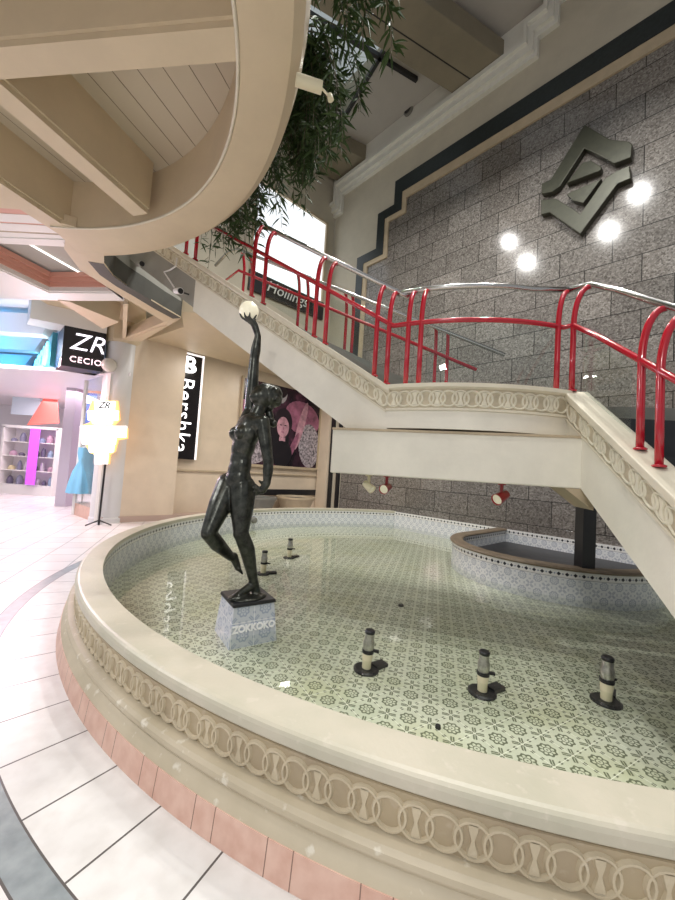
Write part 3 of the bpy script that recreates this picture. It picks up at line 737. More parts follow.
p3, p4 = la(ta_[2], -.002, -.07), lo_(.0, -.004, -.035)
npost(curved_post(p3, i3)); npost(curved_post(p4, i4))
lposts = [lsolve(640, 443.6), lsolve(659, 461)]
lposts += [lposts[0] + 1.25, lposts[1] + 1.25]
for u in lposts: npost(curved_post(lo_(u, -.002, -.07), -LN))
def railtube(name, pts, r, mt, par=None):
    bm = bmesh.new(); tube(bm, pts, r, 12); return fin(name, bm, mt, par or rail, smooth=True)
u_last = min(uposts)
railtube('handrail', [up_(u_last - .14, HP + .02, -.07 - RC), up_(UL, HP + .02, -.07 - RC)], .027, M['chrome'])
arcp = [la(t0 - .02 + (t1 - t0) * i / 24, HP + .02, -.07 - RC) for i in range(25)]
h3, h4 = p3 + Z * (HP + .02) + i3 * RC, p4 + Z * (HP + .02) + i4 * RC
railtube('handrail', arcp[:22] + [h3], .027, M['chrome'])
railtube('handrail', [h3, h4, lo_(.30, HP + .02, -.07 - RC), lo_(LLEN - .5, HP + .02, -.07 - RC)], .027, M['chrome'])
railtube('middle_rail', [up_(UL, MP, -.07), up_(u_last, MP, -.07), la(t0, MP - .0, -.07)] + [la(t0 + (t1 - t0) * i / 24, MP, -.07) for i in range(1, 25)] + [p4 + Z * MP, lo_(.3, MP, -.07), lo_(LLEN - .5, MP, -.07)], .024, M['red'])
def pane(name, f, u0, u1, v0, v1, off, n=1, par=None):
    bm = bmesh.new(); rows = [[bm.verts.new(f(u0 + (u1 - u0) * i / n, v, o)) for v, o in ((v0, off), (v1, off), (v1, off - .008), (v0, off - .008))] for i in range(n + 1)]
    for i in range(n):
        for k in range(4): bm.faces.new((rows[i][k], rows[i + 1][k], rows[i + 1][(k + 1) % 4], rows[i][(k + 1) % 4]))
    bm.faces.new(rows[0]); bm.faces.new(rows[-1][::-1]); return fin(name, bm, M['glass'], par or rail, autos=.5)
us = sorted(uposts)
pane('glass_panel', up_, us[1] + .05, us[2] - .05, .06, MP - .06, -.066); pane('glass_panel', up_, us[3] + .05, us[4] - .05, .06, MP - .06, -.066)
pane('glass_panel', la, ta_[1] + .03, ta_[2] - .03, .04, MP - .05, -.066, 16); pane('glass_panel', lo_, .1, lposts[0] - .10, .06, MP - .06, -.066)
# far-side railing
r2 = thing('stair_railing', 'red tube railing with steel handrail along the far side of stairs', 'railing', (.3, 5.6, 3))
CA_, CB_ = aty(237, 249, 6.35), aty(505, 355, 5.0)
dr = (CB_ - CA_); hd2 = V((dr.x, dr.y, 0)).normalized(); n2 = V((hd2.y, -hd2.x, 0))
if n2.y > 0: n2 = -n2                                     # towards the stair's near side
railtube('handrail', [aty(215.5, 265.5, 6.9), aty(228, 252, 6.6), CA_, CB_], .027, M['chrome'], r2)
MA, MB_ = CA_ - Z * .33 - n2 * .1, CB_ - Z * .33 - n2 * .1
railtube('middle_rail', [aty(222, 283, 6.9), MA, MB_.lerp(MA, .08)], .024, M['red'], r2)
def p2(f):
    top = CA_.lerp(CB_, f); base = V((top.x, top.y, 0)) - n2 * RC; zb = top.z - HP + .0
    bm = curved_post(V((base.x, base.y, zb)), n2); fin('post', bm, M['red'], r2, smooth=True)
def fx(x):
    lo, hi = 0., 1.
    for _ in range(40):
        m_ = (lo + hi) / 2; P = CA_.lerp(CB_, m_) - CAM; px = 337.5 + FPX * P.dot(CR) / P.dot(CF)
        if px < x: lo = m_
        else: hi = m_
    return lo
for x in (241, 249, 297, 306, 345, 352, 436, 448): p2(fx(x))
# ---------------------------------------------------------------- red spotlights under the beam and others
def sub(o, par):
    o.parent = par; o.matrix_parent_inverse = par.matrix_basis.inverted(); o.data.transform(Matrix.Translation(-wloc(par))); o.matrix_parent_inverse = Matrix(); return o
def spot(name, label, top, aim, body, r=.055, ln=.15, grp=None, drop=.09):
    t = thing(name, label, 'spotlight', top, grp); aim = V(aim).normalized(); c = V(top) - Z * (drop + r * .6)
    bm = bmesh.new(); tube(bm, [V(top), V(top) - Z * drop * .7, c], .016, 8); lathe(bm, [(1e-4, 0), (.035, 0), (.035, -.012), (1e-4, -.012)], top, 12); fin('bracket', bm, body, t)
    bm = bmesh.new(); lathe(bm, [(1e-4, -ln * .5), (r * .7, -ln * .5), (r * .8, -ln * .3), (r, ln * .5), (r * .93, ln * .5), (r * .85, ln * .42)], c, 18, axes_to(aim)); hs_ = fin('housing', bm, body, t, autos=.6)
    bm = bmesh.new(); lathe(bm, [(1e-4, ln * .43), (r * .85, ln * .42)], c, 18, axes_to(aim)); sub(fin('lens', bm, M['lens']), hs_); return t
M['lens'] = simple('lamp_lens', (.75, .72, .5), .15, emit=.12, ecol=(1, .95, .8))
BY = lambda x: (lambda f: BA.lerp(BB, f) - bnm * .22)((x - 330) / 264)
SPG = 'spotlights under the stair landing beam'
q = BY(516); spot('spotlight', 'dark red spotlight under the landing beam above the small basin', V((q.x, q.y, 1.515)), (-.75, -.45, -.35), M['lampred'], grp=SPG)
q = BY(392); spot('spotlight', 'dark red spotlight under the left half of the landing beam', V((q.x, q.y, 1.515)), (-.5, -.75, -.2), M['lampred'], grp=SPG, r=.05, ln=.13)
q = BY(371); spot('spotlight', 'beige and red spotlight at the beam end nearest the poster', V((q.x, q.y, 1.515)), (.6, -.5, -.5), M['ivory'], grp=SPG, r=.045, ln=.12)
# ---------------------------------------------------------------- room shell
def st(name, bm, mt, **k): return tag(fin(name, bm, mt, **k), kind='structure')
bm = bmesh.new(); n = 180; R1, R2 = 4.90, 34
a_ = [bm.verts.new(PC + V((R1 * math.cos(2 * PI * i / n), R1 * math.sin(2 * PI * i / n), 0))) for i in range(n)]
c_ = [bm.verts.new(PC + V((R2 * math.cos(2 * PI * i / n), R2 * math.sin(2 * PI * i / n), 0))) for i in range(n)]
for i in range(n): bm.faces.new((a_[i], a_[(i + 1) % n], c_[(i + 1) % n], c_[i]))
st('floor', bm, M['floor'], loc=PC)
# granite wall (local x along the wall, z up)
CS = 10.17          # corner with the back wall
def wall_local(name, polys, mt, off0=0, off1=-.25):
    me = bpy.data.meshes.new(name); bm = bmesh.new()
    for pl_ in polys: prism(bm, [V((s, -off0, z)) for s, z in pl_], (0, off0 - off1, 0))
    bmesh.ops.recalc_face_normals(bm, faces=bm.faces); bm.to_mesh(me); bm.free(); me.materials.append(mt)
    o = bpy.data.objects.new(name, me); COL.objects.link(o)
    Mx = Matrix((WD, -WN, Z)).transposed().to_4x4(); Mx.translation = GP; o.matrix_world = Mx; o['kind'] = 'structure'; return o
SMIN = -7
wall_local('wall_right', [[(SMIN, -.1), (CS, -.1), (CS, 16), (SMIN, 16)]], M['plaster'], -.02, -.3)
GTOP = 9.72
wall_local('trim_1', [[(SMIN, -.1), (9.0, -.1), (9.0, 4.5), (8.42, 4.5), (8.42, 8.26), (7.60, 8.26), (7.60, 9.42), (6.94, 9.42), (6.94, 9.95), (SMIN, 9.95)]], M['granite'], 0, -.02)
def stepband(name, outer, inner, mt, o0, o1):
    polys = [[outer[i], outer[i + 1], inner[i + 1], inner[i]] for i in range(len(outer) - 1)]
    return wall_local(name, polys, mt, o0, o1)
ob = [(SMIN, 10.57), (7.32, 10.57), (7.32, 9.83), (7.97, 9.83), (7.97, 8.68), (8.80, 8.68), (8.80, 4.0)]
def inset(d): return [(SMIN, 10.57 - d), (7.32 - d * .62, 10.57 - d), (7.32 - d * .62, 9.83 - d * .62), (7.97 - d * .62, 9.83 - d * .62), (7.97 - d * .62, 8.68 - d * .62), (8.80 - d * .62, 8.68 - d * .62), (8.80 - d * .62, 4.0)]
stepband('trim_2', ob, inset(.47), M['darkstone'], .07, -.02)
stepband('trim_3', inset(.47), inset(.72), M['tan'], .05, -.02)
# cornice with steps
def pxs(L): return [gpx(*q) for q in L]
c1 = 11.40
steps = [(CS, 10.75), (9.72, 10.75), (9.72, c1), (3.72, c1)]
e_ = [gpx(538, 75), gpx(559, 41), gpx(584, 11)]
s1, s2, s3 = [q[0] for q in e_]
steps = [(CS, 10.72), (9.75, 10.72), (9.75, c1), (s1, c1), (s1, 11.85), (s2, 11.85), (s2, 12.35), (s3, 12.35), (s3, 12.85), (SMIN, 12.85)]
def offs(L, d): # shift the stepped line up and to the right
    out = []
    for i, (s, z) in enumerate(L):
        out.append((s + (d * .6 if 0 < i < len(L) - 1 else 0), z + d))
    return out
def cornice(name, d0, d1, o, mt): 
    a, c = offs(steps, d0), offs(steps, d1); return stepband(name, a, c, mt, o, -.02)
cornice('trim_4', 0, .12, .10, M['cornice']); cornice('trim_5', .12, .30, .20, M['cornice']); cornice('trim_6', .30, .42, .30, M['cornice'])
cornice('trim_7', .42, 1.6, .16, M['cornice'])
# back wall
def bwall(name, polys, mt, o0, o1):
    bm = bmesh.new()
    for pl_ in polys: prism(bm, [b(s, z, o0) for s, z in pl_], BN * (o1 - o0))
    return st(name, bm, mt)
bwall('wall_back', [[(-.25, 0), (5.9, 0), (5.9, 4.75), (-.25, 4.75)]], M['panel'], -.02, -.3)
bwall('wall_pier', [[(-.7, 0), (.88, 0), (.88, 4.75), (-.7, 4.75)]], M['panel'], .30, -.02)
bwall('trim_8', [[(.88, 1.26), (5.9, 1.26), (5.9, 1.30), (.88, 1.30)]], M['tan'], .03, -.02)
bwall('baseboard_back', [[(-.7, 0), (5.9, 0), (5.9, .14), (-.7, .14)]], simple('skirting_paint', (.50, .37, .31), .5), .32, -.02)
bwall('baseboard_2', [[(2.2, .62), (5.9, .62), (5.9, .80), (2.2, .80)]], M['black'], .05, -.02)
bwall('wall_upper', [[(-6, 4.8), (5.9, 4.8), (5.9, 7.0), (-6, 7.0)], [(-6, 10.4), (5.9, 10.4), (5.9, 16), (-6, 16)], [(5.55, 7), (5.9, 7), (5.9, 10.4), (5.55, 10.4)], [(-6, 7), (2.6, 7), (2.6, 10.4), (-6, 10.4)]], M['plaster'], 0, -.25)
# dark pilaster strips at the corner on the granite wall
wall_local('trim_9', [[(9.05, 0), (9.18, 0), (9.18, 5), (9.05, 5)], [(9.42, 0), (9.55, 0), (9.55, 5), (9.42, 5)]], M['black'], .06, -.02)
wall_local('trim_10', [[(9.6, 0), (10.12, 0), (10.12, 4.7), (9.6, 4.7)]], M['panel'], .10, -.02)
# atrium roof
ZC = 12.5
k1, k2 = atz(337, 128, ZC), atz(380, 55, ZC)
win = thing('window_1', kind='structure', loc=(-2, 7, ZC))
bdir = V((-.905, -.425, 0))
bm = bmesh.new()
wa_, wb_ = k1 + BD * .3, g(SMIN, ZC)
prism(bm, [k1 - (k2 - k1).normalized() * .4, k2, k2 + V((1.3, -2.2, 0)), V((3.2, -4, ZC)), wb_, g(CS, ZC)], (0, 0, .12)); st('ceiling', bm, M['greyceil'])
bm = bmesh.new(); prism(bm, [k1 + V((0, 1.5, .05)), k2 + Z * .05, k2 + V((1.3, -2.2, .05)), V((3.2, -4, ZC + .05)), V((-9, -4, ZC + .05)), V((-9, 15, ZC + .05))], (0, 0, .02)); fin('skylight_pane', bm, M['glass'], win)
bm = bmesh.new()
def bar(p, q, w=.09): 
    d = (q - p).normalized(); n_ = V((-d.y, d.x, 0)) * w / 2; prism(bm, [p - n_, p + n_, q + n_, q - n_], (0, 0, -.12))
dk = (k2 - k1).normalized()
for i in range(6):
    o_ = bdir * (1.25 * i); bar(k1 + o_ - dk * .5, k2 + o_ + dk * 3)
for i in range(-1, 4): o_ = dk * (1.9 * i); bar(k2 + o_ - bdir * (1.2 if i == 0 else 0), k2 + o_ + bdir * 8)
fin('skylight_bars', bm, M['black'], win)
# concrete roof beams, meeting the wall
def roofbeam(name, sa, sb, z, h, ln):
    a, c = g(sa, z), g(sb, z); bm = bmesh.new(); prism(bm, [a, c, c + bdir * ln, a + bdir * ln], (0, 0, h))
    return st(name, bm, M['concrete'], bevel=.02)
roofbeam('beam_1', 3.95, 5.25, 11.85, .52, 9); roofbeam('beam_2', 8.55, 9.95, 11.98, .5, 6)
bm = bmesh.new(); sm_ = g(4.70, 11.845); prism(bm, [sm_, sm_ + bdir * 9, sm_ + bdir * 9 + WD * .03, sm_ + WD * .03], (0, 0, .01)); st('trim_11', bm, M['black'])
# upper shop window on the back wall
w2 = thing('window_2', kind='structure', loc=b(3.6, 8.6, 0))
bm = bmesh.new(); prism(bm, [b(2.6, 7.0, -.06), b(5.55, 7.0, -.06), b(5.55, 10.4, -.06), b(2.6, 10.4, -.06)], BN * -.02); fin('window_pane', bm, emis('daylit_pane', (.88, .94, 1.0), .75), w2)
bm = bmesh.new()
for s in (2.6, 5.50): prism(bm, [b(s, 7.0, -.05), b(s + .08, 7.0, -.05), b(s + .08, 10.4, -.05), b(s, 10.4, -.05)], BN * .08)
prism(bm, [b(2.6, 10.32, -.05), b(5.58, 10.32, -.05), b(5.58, 10.4, -.05), b(2.6, 10.4, -.05)], BN * .08)
fin('window_frame', bm, M['tan'], w2)
sg = thing('shop_sign', 'dark upper floor sign with pale script lettering below the bright window', 'sign', b(3.8, 7.3, .05))
bm = bmesh.new(); prism(bm, [b(2.6, 6.80, .0), b(5.55, 6.80, .0), b(5.55, 7.42, .0), b(2.6, 7.42, .0)], BN * .1); fin('sign_board', bm, M['black'], sg, bevel=.01)
put_text('lettering', 'Hollings', .5, M['white'], sg, b(4.0, 7.13, .105), BD, Z, ext=.01, font_shear=.3, bold=-.002)
# ---------------------------------------------------------------- balcony and ceilings, left
ZS, ZT = 4.30, 4.90
BC = V((-3.92, 1.64, 0)); BRo = 3.62; IC = V((-3.46, 1.80, 0)); IRi = 2.683
bal = thing('balcony', kind='structure', loc=BC)
bm = bmesh.new(); n = 60; rows = []
for i in range(n + 1):
    f = i / n; to = math.radians(-60 + 147 * f); ti = math.radians(-60 + 155 * f)
    O = lambda r, z: BC + V((r * math.cos(to), r * math.sin(to), z))
    I = lambda z: IC + V((IRi * math.cos(ti), IRi * math.sin(ti), z))
    pi_ = I(ZS); po = O(BRo, ZS)
    rows.append([I(ZT + .1), I(ZS + .03), I(ZS) + (po - pi_).normalized() * .02, O(BRo - .22, ZS), O(BRo - .10, ZS + .03), O(BRo - .03, ZS + .10), O(BRo, ZS + .22), O(BRo, ZS + 1.0), I(ZS + 1.0)])
rv = [[bm.verts.new(p) for p in r] for r in rows]
for i in range(n):
    for k in range(9): bm.faces.new((rv[i][k], rv[i + 1][k], rv[i + 1][(k + 1) % 9], rv[i][(k + 1) % 9]))
bm.faces.new(rv[0]); bm.faces.new(rv[-1][::-1])
fin('ring_beam', bm, M['soffit'], bal, autos=.5)
bm = bmesh.new(); tube(bm, [IC + V((IRi * math.cos(math.radians(-60 + 155 * i / 60)), IRi * math.sin(math.radians(-60 + 155 * i / 60)), ZS + .005)) for i in range(61)], .014, 6); fin('edge_bead', bm, M['cream'], bal, smooth=True)
def beam(pa_, pb, w, name='beam', h=.60, mt=None):
    pa_, pb = V((*pa_, ZS + .006)), V((*pb, ZS + .006)); d = (pb - pa_).normalized(); s = V((-d.y, d.x, 0)) * w / 2
    bm = bmesh.new(); prism(bm, [pa_ - s, pa_ + s, pa_ + s * 1.0 + Z * 0, pb + s, pb - s][:2] + [pb + s, pb - s], (0, 0, h))
    # small step along both edges
    for sg_ in (-1, 1): prism(bm, [pa_ + s * sg_ + Z * .05, pb + s * sg_ + Z * .05, pb + s * sg_ * 1.22 + Z * .05, pa_ + s * sg_ * 1.22 + Z * .05], (0, 0, .55))
    fin(name, bm, mt or M['soffit'], bal)
beam((-3.2, 2.64), (-.72, 2.325), .20, 'beam')
beam((-2.83, 2.74), (-2.42, 4.15), .20, 'beam')
beam((-3.92, 3.40), (-3.60, 4.58), .24, 'beam')
def plank_panel(poly, ang, org):
    me = bpy.data.meshes.new('plank_panel'); bm = bmesh.new(); R = Matrix.Rotation(-ang, 4, 'Z')
    prism(bm, [R @ (V((*p, ZT)) - V((*org, ZT))) for p in poly], (0, 0, .05)); bmesh.ops.recalc_face_normals(bm, faces=bm.faces); bm.to_mesh(me); bm.free()
    me.materials.append(M['plank']); o = bpy.data.objects.new('plank_panel', me); COL.objects.link(o); o.parent = bal
    o.location = V((*org, ZT)) - BC; o.rotation_euler = (0, 0, ang)
ab1 = math.atan2(.305, -2.4); ab2 = math.atan2(1.41, .41)
plank_panel([(-2.83, 2.5), (-.6, 2.2), (-.78, 3.1), (-1.45, 3.85), (-2.4, 4.6)], ab2 - PI / 2, (-2.19, 3.1))
plank_panel([(-2.83, 2.6), (-2.4, 4.6), (-3.7, 4.8), (-4.0, 3.2)], ab2 - PI / 2, (-3.0, 3.1))
plank_panel([(-3.2, 2.55), (-.6, 2.25), (-.65, .4), (-1.4, -1.2), (-5.5, -1.2), (-4.5, 2.6)], ab1 - PI / 2, (-1, 1.5))
# lower ceiling left of the balcony, with a stepped tray
cl = thing('ceiling_left', kind='structure', loc=(-6, 6, ZS))
arc = [atz(x, y, ZS) for x, y in ((103.5, 264), (113, 276), (127, 286), (144, 296), (163, 308), (181, 318))]
oute = [atz(x, y, ZS) for x, y in ((66, 231), (64, 249), (80, 270), (102, 284), (124, 298), (141, 308), (164, 322))]
T = [V((-5.22, 6.44, 0)), V((-3.86, 6.27, 0)), V((-3.80, 4.83, 0)), V((-5.65, 4.95, 0))]
bm = bmesh.new()
def flat(pts, z=ZS, h=.12): prism(bm, [V((p[0], p[1], z)) for p in pts], (0, 0, h))
inne = [atz(x, y, ZS) for x, y in ((98, 234), (104, 250), (104, 264), (113, 276), (127, 286), (146, 297.5), (181, 318))]
for i in range(6): flat([oute[i], oute[i + 1], inne[i + 1], inne[i]], ZS + .004, .02)
flat([atz(46, 221, ZS), atz(63, 238, ZS), atz(84, 238, ZS), atz(76, 228, ZS), atz(66, 225, ZS)], ZS + .010)
fin('edge_soffit', bm, M['soffit'], cl)
far = [atz(124, 301.5, ZS), atz(68, 301.5, ZS), atz(-10, 299, ZS)]
bm = bmesh.new()
ZW2 = ZS + .012
flat([T[1], oute[3], oute[4], far[0]], ZW2); flat([T[1], far[0], far[1], T[0]], ZW2); flat([T[2], oute[1], oute[2], oute[3], T[1]], ZW2); flat([T[0], far[1], far[2], V((-12, 7.1, 0)), V((-12, 4.6, 0)), T[3]], ZW2)
nearl = [atz(-40, 237, ZS), atz(66, 241, ZS)]
flat([T[3], V((-12, 4.6, 0)), nearl[0], nearl[1], T[2]], ZW2)
fin('soffit', bm, M['white'], cl)
cT = sum(T, V()) / 4
for k, (f, mt) in enumerate(((1.0, 'white'), (.965, 'salmon'), (.93, 'salmon'), (.89, 'salmon'))):
    bm = bmesh.new()
    for i in range(4):
        a, c = T[i], T[(i + 1) % 4]; A2, C2 = cT + (a - cT) * f, cT + (c - cT) * f; A3, C3 = cT + (a - cT) * (f - .045), cT + (c - cT) * (f - .045)
        flat([A2, C2, C3, A3], ZS + .03 + .075 * k, .075)
    fin('tray_step', bm, M[mt], cl)
bm = bmesh.new(); flat([cT + (a - cT) * .93 for a in T], ZS + .36, .03); fin('tray_panel', bm, M['greyceil'], cl)
bm = bmesh.new(); l0, l1 = atz(20, 239, ZS + .33), atz(94, 281, ZS + .33); tube(bm, [V((l0.x, l0.y, ZS + .335)), V((l1.x, l1.y, ZS + .335))], .016, 8); fin('light_strip', bm, emis('strip', (1, .98, .95), 1.0), cl)
def xr(y): return min(66, (y - 183) / 48 * 66)
for k, (y0, y1, mt) in enumerate(((176, 207, 'soffit'), (206.5, 213, 'salmon'), (212.5, 221, 'white'), (220.5, 223, 'salmon'), (222.5, 230, 'white'), (229.5, 232, 'tan'), (231.5, 243, 'white'))):
    bm = bmesh.new(); zz = ZS + .02 + .004 * (k % 2)
    prism(bm, [atz(-30, y0 - 1, zz), atz(xr(y0 + 4) + 3, y0 + 4, zz), atz(xr(y1 + 4) + 3, y1 + 4, zz), atz(-30, y1 - 1, zz)], (0, 0, .05)); fin('edge_moulding', bm, M[mt], cl)
# atrium edge fascia and parapet
fs = thing('gallery_edge', kind='structure', loc=(-3.5, 6.2, ZS))
for nm, z0, z1, sc_, mt in (('fascia_band', 0, .32, 0, 'greyband'), ('parapet', .33, 1.7, .03, 'greywall')):
    bm = bmesh.new(); L_ = []
    pts = ([atz(107, 248, ZS)] if nm == 'parapet' else []) + list(arc) + ([arc[5] + (arc[5] - arc[4]) * .5] if nm == 'parapet' else []); nx = []
    for i, p in enumerate(pts):
        d = (pts[min(i + 1, len(pts) - 1)] - pts[max(i - 1, 0)]); nrm = V((d.y, -d.x, 0)).normalized(); nx.append(nrm)
    fr = [bm.verts.new(p - q * (sc_) + Z * z0) for p, q in zip(pts, nx)]; tp_ = [bm.verts.new(p - q * sc_ + Z * z1) for p, q in zip(pts, nx)]
    fb = [bm.verts.new(p - q * (sc_ + .2) + Z * z0) for p, q in zip(pts, nx)]; tb = [bm.verts.new(p - q * (sc_ + .2) + Z * z1) for p, q in zip(pts, nx)]
    for i in range(len(pts) - 1):
        bm.faces.new((fr[i], fr[i + 1], tp_[i + 1], tp_[i])); bm.faces.new((fb[i], tb[i], tb[i + 1], fb[i + 1])); bm.faces.new((fr[i], fb[i], fb[i + 1], fr[i + 1])); bm.faces.new((tp_[i], tp_[i + 1], tb[i + 1], tb[i]))
    bm.faces.new((fr[0], tp_[0], tb[0], fb[0])); bm.faces.new((fr[-1], fb[-1], tb[-1], tp_[-1]))
    fin(nm, bm, M[mt], fs, smooth=False)
# soffit over the back wall
bm = bmesh.new()
prism(bm, [V((arc[5].x, arc[5].y, 4.42)), V((-3.5, 8.0, 4.42)), b(-.1, 4.42, .3), b(5.9, 4.42, 0), V((.2, 11.6, 4.42)), V((-1.2, 8.8, 4.42)), V((-2.6, 7.15, 4.42))], (0, 0, .33)); st('ceiling_back', bm, M['soffit'])
# ---------------------------------------------------------------- column with capital
CC = aty(115.5, 430, 8.95); CC.z = 0; CRD = .36
colm = thing('column', kind='structure', loc=CC)
bm = bmesh.new(); lathe(bm, [(CRD + .02, 0), (CRD + .02, .10), (CRD, .12), (CRD, 4.25)], CC, 40); fin('shaft', bm, M['colgrey'], colm, autos=.6)
bm = bmesh.new(); lathe(bm, [(1e-4, 4.20), (CRD + .04, 4.20), (CRD + .07, 4.26), (CRD + .07, 4.72)], CC, 8); fin('capital_block', bm, M['soffit'], colm)
bm = bmesh.new(); prism(bm, [atz(58, 300.5, 4.3), atz(69, 301.5, 4.3), atz(119, 322, 4.3), atz(103, 329, 4.3)], (0, 0, .42)); fin('bracket', bm, M['soffit'], colm)
bm = bmesh.new(); r0 = atz(121, 340, 4.22); r1 = atz(141, 342, 4.22); r2 = atz(181, 318.5, 4.3); r3 = atz(165, 321.5, 4.3)
prism(bm, [r0, r1, r2, r3], (0, 0, .24)); fin('bracket', bm, M['soffit'], colm)
bm = bmesh.new(); m0 = (r0 + r1 + r2 + r3) / 4
prism(bm, [m0 + (q - m0) * .55 - Z * .03 for q in (r0, r1, r2, r3)], (0, 0, .06)); fin('bracket_panel', bm, M['soffit'], colm)
q0 = atz(122.5, 340, 4.24); q1 = atz(126, 340, 4.24); q2 = atz(128, 304, 4.3); q3 = atz(123, 304, 4.3)
bm = bmesh.new(); prism(bm, [q0, q1, q2, q3], (0, 0, .3)); fin('bracket_rib', bm, M['soffit'], colm)
bm = bmesh.new(); prism(bm, [atz(40, 300, 4.7), atz(128, 296, 4.7), atz(146, 300, 4.7), atz(146, 335, 4.7), atz(100, 335, 4.7)], (0, 0, .06)); fin('coffer_panel', bm, M['soffit'], colm)
gb = thing('wall_lamp', 'grey white globe lamp on the left side of the round column', 'lamp', aty(114, 365, 8.55))
GC = aty(109, 365, 8.5)
bm = bmesh.new(); lathe(bm, [(max(1e-4, .16 * math.sin(PI * i / 14)), -.16 * math.cos(PI * i / 14)) for i in range(15)], GC, 20); fin('globe', bm, simple('frosted_ball', (.62, .60, .54), .25, coat=.3), gb, smooth=True)
bm = bmesh.new(); tube(bm, [GC, GC.lerp(V((CC.x, CC.y, GC.z)), .75)], .05, 10); lathe(bm, [(1e-4, .1), (.11, .1), (.13, .16), (1e-4, .17)], GC, 16, axes_to(V((CC.x, CC.y, GC.z)) - GC)); fin('bracket_arm', bm, M['chrome'], gb)
# ---------------------------------------------------------------- Bershka sign, poster, planters
bs = thing('shop_sign', 'tall black vertical sign with white Bershka lettering turned sideways', 'sign', b(1.25, 1.6, .0))
s0, s1_, zz0, zz1 = .80, 1.44, 1.57, 4.42
bm = bmesh.new(); prism(bm, [b(s0, zz0), b(s1_, zz0), b(s1_, zz1), b(s0, zz1)], BN * .10); fin('sign_board', bm, simple('sign_black', (.012, .010, .012), .15, emit=.0), bs)
bm = bmesh.new()
for (a, c, d, e) in ((s1_ - .05, s1_, zz0, zz1), (s0, s1_, zz1 - .05, zz1)): prism(bm, [b(a, d, .10), b(c, d, .10), b(c, e, .10), b(a, e, .10)], BN * .015)
fin('frame_line', bm, M['neonwhite2'] if 'neonwhite2' in M else emis('frame_white', (.9, .85, .85), .7), bs)
ml = emis('sign_letters', (1, .97, .97), 1.6)
put_text('lettering', 'Bershka', .58, ml, bs, b(s0 + .20, 2.74, .105), -Z, BD, ext=.01, bold=-.002, spacing=1.08)
put_text('emblem_letters', 'B', .62, ml, bs, b(s0 + .27, 4.08, .105), BD, Z, ext=.01, bold=.01); put_text('emblem_letters', 'S', .60, ml, bs, b(s0 + .22, 4.06, .112), BD * .9 + Z * .4, Z * .9 - BD * .4, ext=.01, bold=.004)
po = thing('fashion_poster', 'large framed dark poster of pink lit figures on back wall', 'poster', b(4.2, 1.6, 0))
def m_poster():
    m, N, L, p = mat('poster_print'); x = MX(N, L); tc = nd(N, 'ShaderNodeTexCoord'); o = tc.outputs['Object']
    n1 = x.noise(o, 1.1, 3); col = x.ramp(n1, (.40, (.008, .006, .010)), (.55, (.05, .02, .035)), (.7, (.30, .10, .17)))
    L.new(col, p.inputs['Base Color']); p.inputs['Roughness'].default_value = .25; return m
ps0, ps1, pz0, pz1 = 2.72, 5.72, 1.56, 4.12
bm = bmesh.new(); prism(bm, [b(ps0, pz0), b(ps1, pz0), b(ps1, pz1), b(ps0, pz1)], BN * .05); fin('print_sheet', bm, m_poster(), po)
bm = bmesh.new()
for (a, c, d, e) in ((ps0 - .06, ps0, pz0 - .06, pz1 + .06), (ps1, ps1 + .14, pz0 - .06, pz1 + .06), (ps0, ps1, pz0 - .08, pz0)): prism(bm, [b(a, d), b(c, d), b(c, e), b(a, e)], BN * .08)
fin('poster_frame', bm, M['tan'], po)
skin_p = simple('print_pink', (.72, .38, .46), .3, var=.5, scale=5); skin_d = simple('print_rose', (.45, .16, .26), .3, var=.6, scale=4); lace = simple('print_lace', (.62, .54, .58), .3, col2=(.05, .04, .05), scale=14); dk = simple('print_black', (.012, .01, .014), .3)
hair_p = simple('print_hair', (.02, .012, .018), .3)
def blob(name, s, z, rs, rz, rot, mt, lay, par=None):
    bm = bmesh.new(); pts = []
    for i in range(28):
        t = 2 * PI * i / 28; x_, y_ = rs * math.cos(t), rz * math.sin(t); x2, y2 = x_ * math.cos(rot) - y_ * math.sin(rot), x_ * math.sin(rot) + y_ * math.cos(rot)
        pts.append(b(max(ps0, min(ps1, s + x2)), max(pz0, min(pz1, z + y2)), .051 + .002 * lay))
    prism(bm, pts, BN * .0015); return fin(name, bm, mt, par or po)
blob('printed_dress', 5.0, 3.2, .75, .55, -.3, skin_d, 0); blob('printed_dress', 5.35, 2.3, .45, .75, .1, lace, 1); blob('printed_dress', 4.0, 2.3, .5, .6, 0, dk, 1); blob('printed_dress', 3.3, 1.95, .6, .35, .4, lace, 1)
blob('printed_arm', 4.95, 2.95, .14, .85, -.25, skin_p, 2); blob('printed_hair', 4.22, 2.95, .36, .48, 0, hair_p, 3); pf = blob('printed_face', 4.22, 2.82, .235, .33, .06, skin_p, 4); blob('printed_neck', 4.22, 2.42, .12, .22, 0, skin_p, 3)
for dx in (-.09, .09): blob('printed_eye', 4.22 + dx, 2.88, .045, .018, 0, hair_p, 5, pf)
blob('printed_mouth', 4.22, 2.66, .06, .022, 0, skin_d, 5, pf); blob('printed_nose', 4.235, 2.77, .018, .05, 0, skin_d, 5, pf)
blob('printed_face', 4.1, 3.85, .2, .28, -.2, simple('print_grey', (.35, .32, .34), .3), 2); blob('printed_hair', 4.0, 3.95, .3, .22, 0, hair_p, 3); blob('printed_shoulder', 2.9, 2.9, .3, .6, .3, skin_d, 1)
blob('printed_dress', 4.22, 1.95, .42, .42, 0, dk, 4); blob('printed_arm', 4.66, 2.2, .10, .55, -.4, skin_d, 3)
